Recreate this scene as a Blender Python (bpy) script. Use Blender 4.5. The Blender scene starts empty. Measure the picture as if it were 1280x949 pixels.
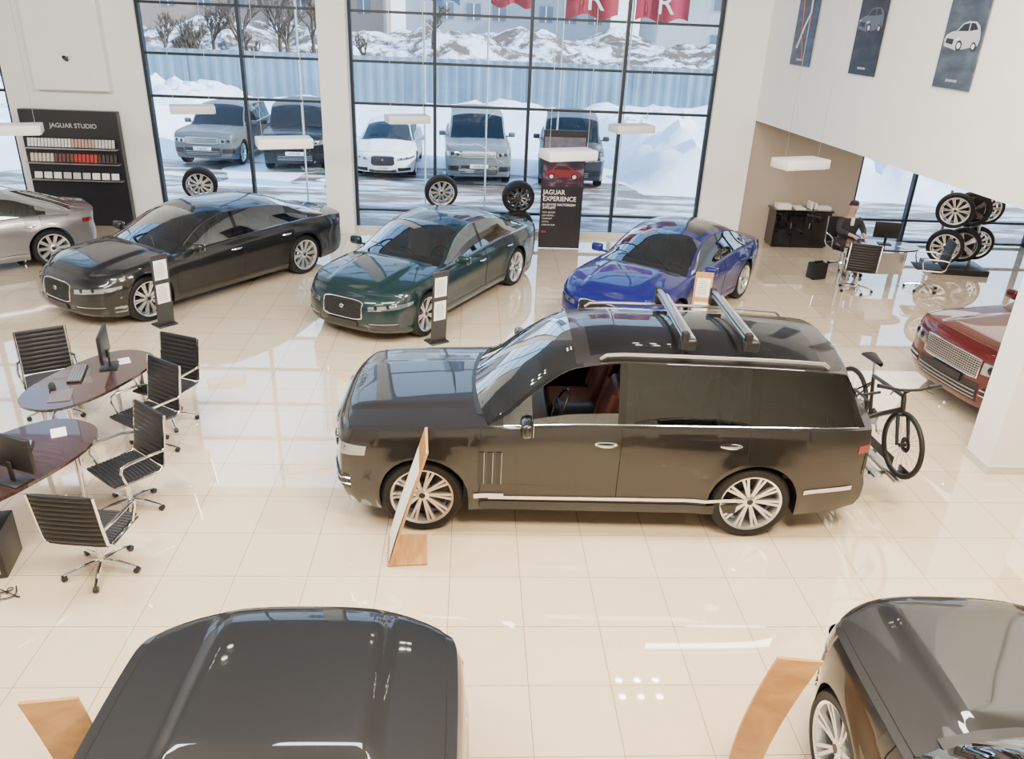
import bpy,bmesh,math,random
from math import sin,cos,pi,radians,hypot,exp,sqrt,atan2
from mathutils import Vector,Matrix,noise
random.seed(4)
SC=bpy.context.scene; COL=SC.collection
# ---------------------------------------------------------------- materials
MATS={}
def mat(name,col,rough=.5,metal=0,coat=0,spec=.5,emit=0,ecol=None,nz=0,nscale=20,bump=0,coatr=.02):
    if name in MATS: return MATS[name]
    m=bpy.data.materials.new(name); m.use_nodes=True; nt=m.node_tree; b=nt.nodes['Principled BSDF']
    b.inputs['Base Color'].default_value=(*col,1); b.inputs['Roughness'].default_value=rough
    b.inputs['Metallic'].default_value=metal; b.inputs['Coat Weight'].default_value=coat
    b.inputs['Coat Roughness'].default_value=coatr; b.inputs['Specular IOR Level'].default_value=spec
    if emit:
        b.inputs['Emission Color'].default_value=(*(ecol or col),1); b.inputs['Emission Strength'].default_value=emit
    if nz or bump:
        tc=nt.nodes.new('ShaderNodeTexCoord'); n=nt.nodes.new('ShaderNodeTexNoise'); n.inputs['Scale'].default_value=nscale
        n.inputs['Detail'].default_value=4
        nt.links.new(tc.outputs['Object'],n.inputs['Vector'])
        if nz:
            r=nt.nodes.new('ShaderNodeValToRGB'); r.color_ramp.elements[0].position=.3; r.color_ramp.elements[1].position=.7
            r.color_ramp.elements[0].color=(*[c*(1-nz) for c in col],1); r.color_ramp.elements[1].color=(*[min(1,c*(1+nz)) for c in col],1)
            nt.links.new(n.outputs['Fac'],r.inputs['Fac']); nt.links.new(r.outputs['Color'],b.inputs['Base Color'])
        if bump:
            bp=nt.nodes.new('ShaderNodeBump'); bp.inputs['Strength'].default_value=bump; bp.inputs['Distance'].default_value=.02
            nt.links.new(n.outputs['Fac'],bp.inputs['Height']); nt.links.new(bp.outputs['Normal'],b.inputs['Normal'])
    MATS[name]=m; return m
def glassmat(name,tint,refl=1.0,ior=1.5):
    if name in MATS: return MATS[name]
    m=bpy.data.materials.new(name); m.use_nodes=True; nt=m.node_tree; nt.nodes.clear()
    o=nt.nodes.new('ShaderNodeOutputMaterial'); mx=nt.nodes.new('ShaderNodeMixShader'); t=nt.nodes.new('ShaderNodeBsdfTransparent')
    g=nt.nodes.new('ShaderNodeBsdfGlossy'); fr=nt.nodes.new('ShaderNodeFresnel'); fr.inputs['IOR'].default_value=ior
    mu=nt.nodes.new('ShaderNodeMath'); mu.operation='MULTIPLY'; mu.inputs[1].default_value=refl; mu.use_clamp=True
    t.inputs['Color'].default_value=(*tint,1); g.inputs['Roughness'].default_value=.01; g.inputs['Color'].default_value=(.90,.96,1,1)
    nt.links.new(fr.outputs[0],mu.inputs[0]); nt.links.new(mu.outputs[0],mx.inputs[0]); nt.links.new(t.outputs[0],mx.inputs[1])
    nt.links.new(g.outputs[0],mx.inputs[2]); nt.links.new(mx.outputs[0],o.inputs[0]); MATS[name]=m; return m
def woodmat(name,c1,c2,scale=3,rough=.3,coat=.3):
    if name in MATS: return MATS[name]
    m=mat(name,c1,rough,coat=coat); nt=m.node_tree; b=nt.nodes['Principled BSDF']
    tc=nt.nodes.new('ShaderNodeTexCoord'); mp=nt.nodes.new('ShaderNodeMapping'); mp.inputs['Scale'].default_value=(scale*8,scale,scale)
    w=nt.nodes.new('ShaderNodeTexNoise'); w.inputs['Scale'].default_value=2; w.inputs['Detail'].default_value=6; w.inputs['Distortion'].default_value=1.2
    r=nt.nodes.new('ShaderNodeValToRGB'); r.color_ramp.elements[0].color=(*c1,1); r.color_ramp.elements[1].color=(*c2,1)
    r.color_ramp.elements[0].position=.35; r.color_ramp.elements[1].position=.65
    for a,c in ((tc.outputs['Object'],mp.inputs[0]),(mp.outputs[0],w.inputs['Vector']),(w.outputs['Fac'],r.inputs[0]),(r.outputs[0],b.inputs['Base Color'])): nt.links.new(a,c)
    return m
chrome=mat('chrome',(.78,.79,.81),.1,1)
satin=mat('satin_metal',(.6,.61,.63),.3,1)
rimm=mat('alloy_silver',(.76,.77,.79),.25,.85)
rimd=mat('alloy_dark',(.12,.12,.13),.25,.9)
tyre=mat('tire_rubber',(.010,.010,.011),.65,nz=.2,nscale=40,spec=.3)
blackp=mat('black_plastic',(.010,.010,.012),.4)
gloss=mat('gloss_black',(.003,.003,.004),.3,coat=1,spec=.1)
gap=mat('panel_gap',(.002,.002,.002),.8)
white=mat('white_paint',(.86,.86,.84),.5,nz=.02,nscale=3)
paper=mat('paper',(.85,.85,.83),.6)
leather=mat('black_leather',(.008,.008,.010),.48,bump=.1,nscale=200,spec=.35)
redleather=mat('oxblood_leather',(.10,.033,.024),.45,bump=.1,nscale=150)
tan=mat('tan_leather',(.35,.25,.17),.5,bump=.1,nscale=150)
lamp_l=mat('headlight_glass',(.34,.38,.42),.04,.75,coat=1)
red_l=mat('taillight_red',(.20,.006,.008),.1,coat=1)
cglass=glassmat('car_glass',(.20,.24,.27),3.8)
dglass=glassmat('privacy_glass',(.09,.035,.035),1.6)  # dark privacy tint; the red in it imitates a reddish reflection
wglass=glassmat('window_glass',(.90,.95,.97),.6,1.45)
darkwood=woodmat('dark_wood',(.024,.011,.010),(.055,.026,.022),2,.18,.6)
oak=woodmat('oak_veneer',(.40,.20,.07),(.56,.31,.12),1.5,.35)
# ---------------------------------------------------------------- mesh helper
class M:
    def __init__(s): s.v=[];s.f=[];s.m=[]
    def add(s,vs,fs,mi=0,mx=None):
        b=len(s.v)
        for p in vs: s.v.append(tuple(mx@Vector(p)) if mx is not None else tuple(p))
        for f in fs: s.f.append(tuple(i+b for i in f)); s.m.append(mi)
        return s
    def box(s,c,d,b=0,seg=2,mi=0,mx=None):
        bm=bmesh.new(); bmesh.ops.create_cube(bm,size=1)
        for v in bm.verts: v.co=Vector((v.co.x*d[0],v.co.y*d[1],v.co.z*d[2]))
        if b: bmesh.ops.bevel(bm,geom=bm.edges[:],offset=min(b,min(d)*.45),segments=seg,affect='EDGES',profile=.5)
        bm.verts.index_update(); c=Vector(c)
        vs=[v.co+c for v in bm.verts]; fs=[[v.index for v in f.verts] for f in bm.faces]; bm.free()
        return s.add(vs,fs,mi,mx)
    def tube(s,path,r,n=8,closed=False,mi=0,mx=None,caps=True):
        P=[Vector(p) for p in path]; N=len(P); R=r if isinstance(r,(list,tuple)) else [r]*N
        vs=[];fs=[]; up=None
        for i in range(N):
            if closed: t=P[(i+1)%N]-P[i-1]
            else: t=P[min(i+1,N-1)]-P[max(i-1,0)]
            if t.length<1e-9: t=Vector((0,0,1))
            t.normalize()
            if up is None:
                up=Vector((0,0,1)) if abs(t.z)<.9 else Vector((1,0,0))
            up=up-t*up.dot(t)
            if up.length<1e-6: up=Vector((1,0,0))-t*t.x
            up.normalize(); w=t.cross(up)
            for k in range(n):
                a=2*pi*k/n; vs.append(P[i]+(up*cos(a)+w*sin(a))*R[i])
        for i in range(N if closed else N-1):
            for k in range(n):
                j=(i+1)%N; fs.append((i*n+k,i*n+(k+1)%n,j*n+(k+1)%n,j*n+k))
        if caps and not closed:
            fs.append(tuple(range(n))[::-1]); fs.append(tuple((N-1)*n+k for k in range(n)))
        return s.add(vs,fs,mi,mx)
    def cyl(s,p0,p1,r0,r1=None,n=16,mi=0,mx=None): return s.tube([p0,p1],[r0,r0 if r1 is None else r1],n,mi=mi,mx=mx)
    def lathe(s,prof,n=32,mi=0,mx=None,closed=False):   # profile (r, h) axis = Y
        vs=[];fs=[];K=len(prof)
        for k in range(n):
            a=2*pi*k/n
            for r,h in prof: vs.append((r*cos(a),h,r*sin(a)))
        for k in range(n):
            for j in range(K if closed else K-1):
                j2=(j+1)%K; k2=(k+1)%n; fs.append((k*K+j,k*K+j2,k2*K+j2,k2*K+j))
        return s.add(vs,fs,mi,mx)
    def grid(s,G,mi=0,mx=None):
        a=len(G);b=len(G[0]); vs=[p for r in G for p in r]
        fs=[(i*b+j,i*b+j+1,(i+1)*b+j+1,(i+1)*b+j) for i in range(a-1) for j in range(b-1)]
        return s.add(vs,fs,mi,mx)
    def prism(s,poly,h0,h1,mi=0,mx=None):
        n=len(poly); vs=[(p[0],p[1],h0) for p in poly]+[(p[0],p[1],h1) for p in poly]
        fs=[tuple(range(n))[::-1],tuple(range(n,2*n))]+[(i,(i+1)%n,n+(i+1)%n,n+i) for i in range(n)]
        return s.add(vs,fs,mi,mx)
    def obj(s,name,mats,parent=None,loc=(0,0,0),rot=(0,0,0),smooth=40,label=None,cat=None,weld=0,**pr):
        me=bpy.data.meshes.new(name); me.from_pydata(s.v,[],s.f)
        if not isinstance(mats,(list,tuple)): mats=[mats]
        for m in mats: me.materials.append(m)
        me.polygons.foreach_set('material_index',s.m)
        bm=bmesh.new(); bm.from_mesh(me)
        if weld: bmesh.ops.remove_doubles(bm,verts=bm.verts,dist=weld)
        bmesh.ops.recalc_face_normals(bm,faces=bm.faces); bm.to_mesh(me); bm.free()
        if smooth:
            me.polygons.foreach_set('use_smooth',[True]*len(me.polygons)); me.set_sharp_from_angle(angle=radians(smooth))
        o=bpy.data.objects.new(name,me); COL.objects.link(o); o.location=loc; o.rotation_euler=rot
        if parent: o.parent=parent
        if label: o['label']=label
        if cat: o['category']=cat
        for k,v in pr.items(): o[k]=v
        return o
def empty(name,loc,rz=0,label=None,cat=None,**pr):
    o=bpy.data.objects.new(name,None); COL.objects.link(o); o.location=loc; o.rotation_euler=(0,0,rz); o.empty_display_size=.2
    if label: o['label']=label
    if cat: o['category']=cat
    for k,v in pr.items(): o[k]=v
    return o
def text(body,size,loc,rot,m,parent=None,name='lettering',ax='CENTER',ext=.002,sx=1):
    cu=bpy.data.curves.new('t','FONT'); cu.body=body; cu.size=size; cu.align_x=ax; cu.align_y='CENTER'; cu.extrude=ext
    o=bpy.data.objects.new('t',cu); COL.objects.link(o); dg=bpy.context.evaluated_depsgraph_get()
    me=bpy.data.meshes.new_from_object(o.evaluated_get(dg)); bpy.data.objects.remove(o)
    me.materials.clear(); me.materials.append(m)
    q=bpy.data.objects.new(name,me); COL.objects.link(q); q.location=loc; q.rotation_euler=rot; q.scale=(sx,1,1)
    if parent: q.parent=parent
    return q
def dup(root,loc,rz,label=None,scale=None):
    n=root.copy(); COL.objects.link(n); n.location=loc; n.rotation_euler=(0,0,rz)
    if label: n['label']=label
    def rec(a,b):
        for c in a.children:
            k=c.copy(); COL.objects.link(k); k.parent=b; rec(c,k)
    rec(root,n)
    return n
def pch(tab0):
    tab=[tab0[0]]
    for t in tab0[1:]:
        if t[0]>tab[-1][0]+1e-4: tab.append(t)
    xs=[t[0] for t in tab]; ys=[t[1] for t in tab]; n=len(xs)
    d=[(ys[i+1]-ys[i])/(xs[i+1]-xs[i]) for i in range(n-1)]
    m=[d[0]]+[0 if d[i-1]*d[i]<=0 else 2*d[i-1]*d[i]/(d[i-1]+d[i]) for i in range(1,n-1)]+[d[-1]]
    def f(x):
        if x<=xs[0]: return ys[0]
        if x>=xs[-1]: return ys[-1]
        i=0
        while x>xs[i+1]: i+=1
        h=xs[i+1]-xs[i]; t=(x-xs[i])/h
        return ys[i]*(2*t**3-3*t*t+1)+h*m[i]*(t**3-2*t*t+t)+ys[i+1]*(-2*t**3+3*t*t)+h*m[i+1]*(t**3-t*t)
    return f
# ---------------------------------------------------------------- wheels
WM={}
def wheel_mesh(r,w,spokes,style,rm):
    key=(r,w,spokes,style,rm.name)
    if key in WM: return WM[key]
    rr=r*.76; t=M()
    t.lathe([(rr,-w/2+.01),(rr+.02,-w/2),(r-.03,-w/2),(r-.006,-w/2+.025),(r,-w/2+.05),(r,w/2-.05),(r-.006,w/2-.025),(r-.03,w/2),(rr+.02,w/2),(rr,w/2-.01)],48)
    to=t.obj('tire',[tyre]); 
    q=M()
    q.lathe([(rr-.005,-w/2+.01),(rr-.02,-w/2+.03),(rr-.035,0),(rr-.03,w/2-.05),(rr-.016,w/2-.012),(rr+.004,w/2-.002),(rr+.004,w/2-.012)],48)
    for k in range(spokes):
        a=2*pi*k/spokes
        offs=[0] if style=='single' else [-.085,.085]
        for da in offs:
            b=a+da*(10/spokes if style=='twin' and spokes<10 else 1)
            ro=rr-.012; y1=w/2-.014; y0=w/2-.045
            wi=.028 if style=='single' else .014; wo=.036 if style=='single' else .015
            if style=='single' and spokes<=6: wi=.04;wo=.055
            a0=a+(b-a)*.5
            A=Vector((cos(a0)*.045,0,sin(a0)*.045)); B=Vector((cos(b)*ro,0,sin(b)*ro)); d=(B-A).normalized(); n=Vector((-d.z,0,d.x))
            vs=[];S=4
            for i in range(S+1):
                f=i/S; p=A.lerp(B,f); ww=wi+(wo-wi)*f; yy=y0+(y1-y0)*f**1.5
                vs+= [p-n*ww+Vector((0,yy-.03,0)),p-n*ww*.8+Vector((0,yy,0)),p+n*ww*.8+Vector((0,yy,0)),p+n*ww+Vector((0,yy-.03,0))]
            fs=[(i*4+j,i*4+j+1,i*4+j+5,i*4+j+4) for i in range(S) for j in range(3)]
            q.add(vs,fs)
    q.lathe([(0,w/2-.03),(.035,w/2-.03),(.06,w/2-.04),(.07,w/2-.07),(.07,0)],24)
    q.lathe([(0,w/2-.027),(.03,w/2-.027),(.03,w/2-.035)],20,mi=1)
    q.lathe([(.08,-.03),(rr-.05,-.03),(rr-.05,-.05),(.08,-.05)],32,mi=1)
    ro_=q.obj('wheel',[rm,blackp],smooth=35)
    to.parent=ro_
    WM[key]=(ro_.data,to.data); bpy.data.objects.remove(to); bpy.data.objects.remove(ro_)
    return WM[key]
def add_wheel(parent,loc,rz,r,w,spokes,style,rm,name='wheel',rot=None,**pr):
    a,b=wheel_mesh(r,w,spokes,style,rm)
    o=bpy.data.objects.new(name,a); COL.objects.link(o); o.location=loc; o.rotation_euler=rot or (0,0,rz); o.parent=parent
    t=bpy.data.objects.new('tire',b); COL.objects.link(t); t.parent=o; t['label']='black rubber tire'
    for k,v in pr.items(): o[k]=v
    return o
# ---------------------------------------------------------------- cars
def clamp(a,b=0,c=1): return max(b,min(c,a))
def sstep(a,b,x):
    t=clamp((x-a)/(b-a)); return t*t*(3-2*t)
class Car:
    def __init__(s,kind,L,W,H,wb,fo,wr,belt=None,**k):
        s.L=L;s.W=W;s.H=H;s.wb=wb;s.fo=fo;s.wr=wr;h=W/2; s.kind=kind
        s.xw=[fo,fo+wb]; s.ra=wr+.05; s.xo=fo+wb/2
        s.dome=k.get('dome',.022)
        if kind=='sedan':
            s.prof=pch([(0,.925),(.06,.955),(.22,.968),(.45,.98),(.66,1.0),(.80,.985),(.92,.96),(1,.925)])
            s.hw=pch([(0,.86*h),(.2,.93*h),(.55,.98*h),(fo+.2,h),(L*.6,h),(L-.8,.985*h),(L-.25,.94*h),(L,.89*h)]); s.hw0=.86*h; s.hwL=.89*h
            s.x0=fo+.52; s.x1=s.x0+.80; s.x3=L-k.get('trunk',.58); s.x2=s.x3-k.get('rl',.95)
            x0,x1,x2,x3=s.x0,s.x1,s.x2,s.x3; B=H-.53
            s.zs=pch([(0,B-.25),(.12,B-.185),(.5,B-.115),(fo+.1,B-.055),(x0,B-.03),(x0+.9,B+.005),(L-1.3,B+.045),(L-.5,B+.03),(L,B-.01)])
            s.crown=pch([(0,.02),(.25,.05),(x0,.085),(L*.6,.06),(x3,.06),(L,.035)])
            s.zg=pch([(x0,B+.055),(x0+.4,B+.285),(x1,H-.07),(x1+.4,H),(max(x2-.35,x1+.5),H-.015),(x2,H-.07),(x2+.5,H-.25),(x3,B+.11)])
            s.Pf=pch([(.18,.10),(.28,.02),(.38,0),(.55,.012),(.66,.05),(.74,.13)]); s.Pr=pch([(.2,.10),(.35,.02),(.5,0),(.7,.02),(.9,.0),(1.0,.05)])
            s.lean=.40; s.rc=.085; s.bot=pch([(0,.20),(.3,.17),(fo,.19),(L-.6,.2),(L,.27)]); s.bf=.27;s.br=.20; s.fl=.018; s.seatz=0
        else:
            s.prof=pch([(0,.925),(.06,.955),(.22,.972),(.45,.985),(.66,1.0),(.82,.998),(.93,.985),(1,.955)])
            s.hw=pch([(0,.90*h),(.15,.95*h),(.45,.985*h),(fo+.2,h),(L*.6,h),(L-.8,.985*h),(L-.25,.95*h),(L,.91*h)]); s.hw0=.90*h; s.hwL=.91*h
            s.x0=fo+k.get('hd',.60); s.x1=s.x0+k.get('ws',.62); s.x3=L-.10; s.x2=L-k.get('rg',.50)
            x0,x1,x2,x3=s.x0,s.x1,s.x2,s.x3; B=belt or H*.625; hdz=k.get('hdz',0)
            s.zs=pch([(0,B-.17-hdz),(.04,B-.105-hdz),(.15,B-.07-hdz),(.7,B-.045-hdz*.8),(x0,B-.025-hdz*.4),(x0+.8,B),(L-1,B+.015),(L,B+.01)])
            s.crown=pch([(0,.010),(.2,.028),(x0,.045),(L*.6,.05),(L,.04)])
            s.zg=pch([(x0,B+.02),(x0+(x1-x0)*.5,B+(H-B)*.56),(x1,H-.055),(x1+.45,H),(L-1.5,H-.012),(x2,H-.065),(x2+(x3-x2)*.5,H-.25),(x3,B+.065)])
            s.Pf=pch([(.2,.13),(.36,.03),(.50,0),(.75,.005),(.90,.02),(1.02,.05)]); s.Pr=pch([(.25,.12),(.42,.01),(.55,0),(.7,.03),(1.1,.05),(1.5,.12)])
            s.lean=k.get('lean',.28); s.rc=k.get('rc',.07); s.bot=pch([(0,.28),(.3,.24),(fo,.25),(L-.6,.26),(L,.34)]); s.bf=k.get('bf',.19);s.br=.12; s.fl=.022; s.seatz=.25
        s.bow=.13
    def side(s,x,z):
        zs=s.zs(x); q=clamp((z-.2)/(zs-.2)); y=s.hw(x)*s.prof(q)
        for xw in s.xw:
            d=hypot(x-xw,z-s.wr); y+=s.fl*exp(-((d-s.ra)/.10)**2)
        return y
    def XF(s,x,y,z):
        r=x
        if x<.8: r+=(1-x/.8)**2*(s.Pf(z)+s.bf*min(1.1,abs(y)/s.hw0)**3.2)
        e=s.L-x
        if e<.8: r-=(1-e/.8)**2*(s.Pr(z)+s.br*min(1.1,abs(y)/s.hwL)**3.5)
        return r
    def zb(s,x):
        z=s.bot(x)
        for xw in s.xw:
            if abs(x-xw)<=s.ra: z=max(z,s.wr+sqrt(max(0,s.ra**2-(x-xw)**2)))
        return z
    def topz(s,x,y):
        zs=s.zs(x); ys=s.side(x,zs); f=min(1,abs(y)/ys); z=zs+s.crown(x)*(1-f**2.5)
        if x<s.x0: z+=s.dome*(1-sstep(.50,.60,f))*sstep(0,.35,x)*(1-sstep(s.x0-.3,s.x0,x))
        return z
    def loc(s,p): return Vector((s.xo-p[0],p[1],p[2]))
    def front(s,a,z):
        g=1 if a>=0 else -1; b=abs(a); y0=s.side(0,z)
        if b<=y0: x,y=0,b
        else: x=b-y0; y=s.side(x,z)
        return Vector((s.XF(x,y,z),g*y,z))
    def rear(s,a,z):
        g=1 if a>=0 else -1; b=abs(a); y0=s.side(s.L,z)
        if b<=y0: x,y=s.L,b
        else: x=s.L-(b-y0); y=s.side(x,z)
        return Vector((s.XF(x,y,z),g*y,z))
    def sidep(s,g):
        def f(x,z):
            y=s.side(x,z); return Vector((s.XF(x,y,z),g*y,z))
        return f
    def top(s,x,y):
        z=s.topz(x,y); return Vector((s.XF(x,y,z),y,z))
    def nrm(s,surf,a,z):
        e=2e-3; n=(surf(a+e,z)-surf(a-e,z)).cross(surf(a,z+e)-surf(a,z-e))
        if n.length<1e-12: n=Vector((0,0,1))
        n.normalize(); p=surf(a,z)
        if n.dot(p-Vector((s.L/2,0,.55)))<0: n=-n
        return n
    def patch(s,m,surf,fn,nu=10,nv=5,off=.008,mi=0,skirt=.03):
        G=[];K=[]
        for i in range(nu+1):
            r=[];k=[]
            for j in range(nv+1):
                a,z=fn(i/nu,j/nv); p=surf(a,z); n=s.nrm(surf,a,z); r.append(s.loc(p+n*off)); k.append(s.loc(p+n*(off-skirt)))
            G.append(r);K.append(k)
        m.grid(G,mi)
        idx=[(i,0) for i in range(nu+1)]+[(nu,j) for j in range(1,nv+1)]+[(i,nv) for i in range(nu-1,-1,-1)]+[(0,j) for j in range(nv-1,0,-1)]
        A=[G[i][j] for i,j in idx];B=[K[i][j] for i,j in idx]; n=len(A)
        m.add(A+B,[(i,(i+1)%n,n+(i+1)%n,n+i) for i in range(n)],mi)
        return A
def rect(a0,a1,z0,z1,tl=0,tr=0,rnd=0):
    def f(u,v):
        w=1-rnd*(abs(2*u-1)**6)
        zc=(z0+z1)/2; z=z0+(z1-z0)*v; z=zc+(z-zc)*w
        return a0+(a1-a0)*u, z+tl*(1-u)+tr*u
    return f
grillem=mat('grille_mesh',(.012,.012,.014),.35,.6,bump=1,nscale=90)
def build_car(name,c,loc,ang,paint,label,cat='car',spokes=10,style='single',rm=None,front='jag',seats=None,rearbits=True,roof=None,glass=None,pg=False,open_front=False,detail=True,plate=None,strip=False,meshgrille=False,floating=False):
    rm=rm or rimm; glass=glass or cglass; roofm=roof or paint
    root=empty(name,loc,ang,label,cat)
    L,x0,x1,x2,x3=c.L,c.x0,c.x1,c.x2,c.x3
    sedan=c.kind=='sedan'
    xd0=c.fo+c.ra+.10; xb=x0+ (1.28 if sedan else 1.22); xd2=min(c.fo+c.wb-.12,xb+1.12) if sedan else min(c.fo+c.wb-.05,xb+1.15)
    if not sedan and c.wb>3: xd2=c.fo+c.wb-.12; xb=x0+1.22
    S=set()
    N=80 if detail else 48
    for i in range(N+1): S.add(L*i/N)
    for i in range(8): S.add(.02*i*1.3)
    for xw in c.xw:
        for k in range(15): S.add(xw+c.ra*cos(pi*k/14))
        S.add(xw+c.ra+.003); S.add(xw-c.ra-.003)
    keys=[x0,x1,x2,x3,xd0,xb,xb-.035,xb+.035,xd2]
    if floating: keys+=[xd2-.30,xd2-.265]
    xs=sorted(S); out=[]
    for x in xs:
        if x<0 or x>L: continue
        if any(abs(x-k)<.012 for k in keys): continue
        if out and x-out[-1]<.0025: continue
        out.append(x)
    xs=sorted(out+keys)
    Ns=10;Nt=22
    rings=[]
    for x in xs:
        zb=c.zb(x);zs=c.zs(x)
        sd=[]
        for i in range(Ns+1):
            f=i/Ns; z=zb+(zs-zb)*f; sd.append((c.side(x,z),z))
        ys=sd[-1][0]
        yy=[ys-.05]+[(ys-.05)*(1-j/(Nt-1)) for j in range(1,Nt)]
        tp=[(y,c.topz(x,y)) for y in yy]
        bt=[(0,zb),(sd[0][0]-.32,zb)]
        R=[Vector((c.XF(x,y,z),y,z)) for y,z in bt+sd+tp]
        rings.append(R)
    parts={}
    def quad(tag,pts,mi=0):
        for g in (1,-1):
            k=(tag,g if tag[-1]=='*' else 0)
            if k not in parts: parts[k]=M()
            parts[k].add([c.loc((p[0],p[1]*g,p[2])) for p in pts],[tuple(range(len(pts)))],mi)
    nb=2
    for i in range(len(xs)-1):
        xa=(xs[i]+xs[i+1])/2
        for j in range(len(rings[0])-1):
            P=[rings[i][j],rings[i+1][j],rings[i+1][j+1],rings[i][j+1]]
            if j<nb: quad('underbody',P)
            elif j<nb+Ns:
                r=j-nb
                if r>=1 and xd0<xa<xb: quad('front_door*',P)
                elif r>=1 and xb<xa<xd2: quad('rear_door*',P)
                else: quad('body',P)
            else:
                t=j-nb-Ns
                if t==0: quad('body',P)
                elif xa<x0: quad('hood',P) if xa>.06 else quad('body',P)
                elif xa>x3: quad('trunk_lid' if sedan else 'body',P)
    for idx,tag in ((0,'body'),(-1,'body')):
        R=rings[idx]; xx=xs[idx]; sd=R[nb:nb+Ns+1]; tp=[sd[-1]]+R[nb+Ns+1:]
        zb=sd[0].z; zt=sd[-1].z
        G=[[Vector((0,T.y*Sx.y/sd[-1].y,zb+(T.z-zb)*(Sx.z-zb)/(zt-zb))) for Sx in sd] for T in tp]
        for r in G:
            for p in r: p.x=c.XF(xx,p.y,p.z)
        for a in range(len(G)-1):
            for b in range(Ns):
                quad(tag,[G[a][b],G[a][b+1],G[a+1][b+1],G[a+1][b]])
    gx=[x for x in xs if x0-1e-6<=x<=x3+1e-6]; Ks=5; fr=[1,.945,.84,.7,.52,.34,.17,0]
    GR=[]
    for x in gx:
        zs=c.zs(x); H=max(c.zg(x)-zs,c.crown(x)+.002); cr=c.crown(x)
        rc=cr+min(c.rc,.55*(H-cr))-cr*.5*clamp((H-cr)/.3); hs=max(.001,H-rc); yb=c.side(x,zs)-.05
        R=[]
        yr=yb-c.lean*hs-(.02 if hs>.1 else .02*hs/.1)
        for k in range(Ks+1):
            t=k/Ks; R.append((yb-(yb-yr)*(t**1.15),zs+hs*t))
        for f in fr[1:]:
            R.append((yr*f,zs+hs+(H-hs)*(1-f**2.6)))
        bl=clamp((x1+.25-x)/(x1+.25-x0)); br=0 if not sedan else clamp((x-x2+.2)/(x3-x2+.2))
        Q=[]
        for y,z in R:
            q=x-c.bow*bl*(1-(y/yb)**2)+.10*br*(1-(y/yb)**2); Q.append(Vector((c.XF(q,y,z),y,z)))
        GR.append(Q)
    xend=(x3-.42 if sedan else x2+.18)
    for i in range(len(gx)-1):
        xa=(gx[i]+gx[i+1])/2
        for j in range(len(GR[0])-1):
            P=[GR[i][j],GR[i+1][j],GR[i+1][j+1],GR[i][j+1]]
            if j<Ks:
                if xa<x0+.16: quad('body',P)
                elif xa<xb-.035:
                    if not(open_front and j>0 and xa>x0+.42): quad('front_side_window*',P)
                elif xa<xb+.035: quad('door_pillar*',P)
                elif floating and xd2-.30<xa<xd2-.265: quad('door_divider*',P)
                elif xa<xd2-.02: quad('rear_side_window*',P)
                elif not sedan and xa<xd2+.06: quad('quarter_pillar*',P)
                elif xa<xend and (not sedan or j<3): quad('quarter_window*',P)
                else: quad('rear_pillar*',P)
            elif j==Ks: quad('windshield_pillar*' if (floating and xa<x1+.05) else 'roof',P)
            else:
                if xa<x1: quad('windshield',P)
                elif xa<x2: 
                    if pg and x1+.12<xa<x2-.2 and j>Ks+1: quad('sunroof',P)
                    else: quad('roof',P)
                else: quad('rear_window',P)
    pil=gloss if not sedan else paint
    pm={'underbody':blackp,'body':paint,'hood':paint,'trunk_lid':paint,'roof':roofm,'windshield':glass,'rear_window':dglass if not sedan else glass,'sunroof':gloss,'rear_pillar*':pil,'quarter_pillar*':gloss,'door_divider*':gloss,
        'front_door*':paint,'rear_door*':paint,'front_side_window*':glass,'rear_side_window*':dglass if not sedan else glass,'quarter_window*':dglass if not sedan else glass,'door_pillar*':gloss,'windshield_pillar*':gloss}
    objs={}
    for (tag,g),m in parts.items():
        nm=tag.rstrip('*'); objs[(nm,g)]=m.obj(nm,[pm[tag]],root,smooth=50,weld=2e-4)
    def lens(a,z,prof,n=16):
        h=M(); p=c.loc(c.front(a,z)); h.lathe(prof,n,mx=Matrix.Translation(p)@Matrix.Rotation(-pi/2,4,'Z')); h.obj('headlight_lens',[gloss],root)
    if detail:
        for g in (1,-1):
            sp=c.sidep(g)
            for xx in (xd0,xb,xd2):
                m=M(); z0=max(c.zb(xx)+.05,.3); m.tube([c.loc(sp(xx,z0+(c.zs(xx)-z0)*k/10)) for k in range(11)],.0045,5); m.obj('panel_gap',[gap],root)
            m=M(); m.tube([c.loc(sp(xd0+(xd2-xd0)*k/24,.32 if sedan else .38)) for k in range(25)],.0045,5); m.obj('panel_gap',[gap],root)
            m=M(); m.tube([c.loc(c.top(.1+(x0-.1)*k/20,g*(c.side(.1+(x0-.1)*k/20,c.zs(.1+(x0-.1)*k/20))-.06))) for k in range(21)],.004,5); m.obj('panel_gap',[gap],root)
            A=[c.loc((p[0].x,p[0].y*g+g*.004,p[0].z+.004)) for x,p in zip(gx,GR) if x0+.1<=x<=xend+.1]
            m=M(); m.tube(A,.007,6); m.obj('window_trim',[chrome if strip!='black' else gloss],root)
            A=[c.loc((p[Ks].x,p[Ks].y*g,p[Ks].z)) for x,p in zip(gx,GR) if x0+.25<=x<=xend]
            m=M(); m.tube(A,.006,6); m.obj('window_trim',[chrome if strip is True and sedan else gloss],root)
        m=M(); m.tube([c.loc(c.top(.10,(k/10-1)*c.side(.1,c.zs(.1))*.93)) for k in range(21)],.004,5); m.obj('panel_gap',[gap],root)
        m=M(); G=[]
        for k in range(13):
            y=(k/6-1)*.72*(c.W/2); G.append([c.loc((x0-.17+.13*(y/(c.W/2))**2,y,c.top(x0-.12,y).z+.006)),c.loc((x0+.02,y,c.top(x0,y).z+.012))])
        m.grid(G); m.obj('cowl_panel',[blackp],root)
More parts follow.
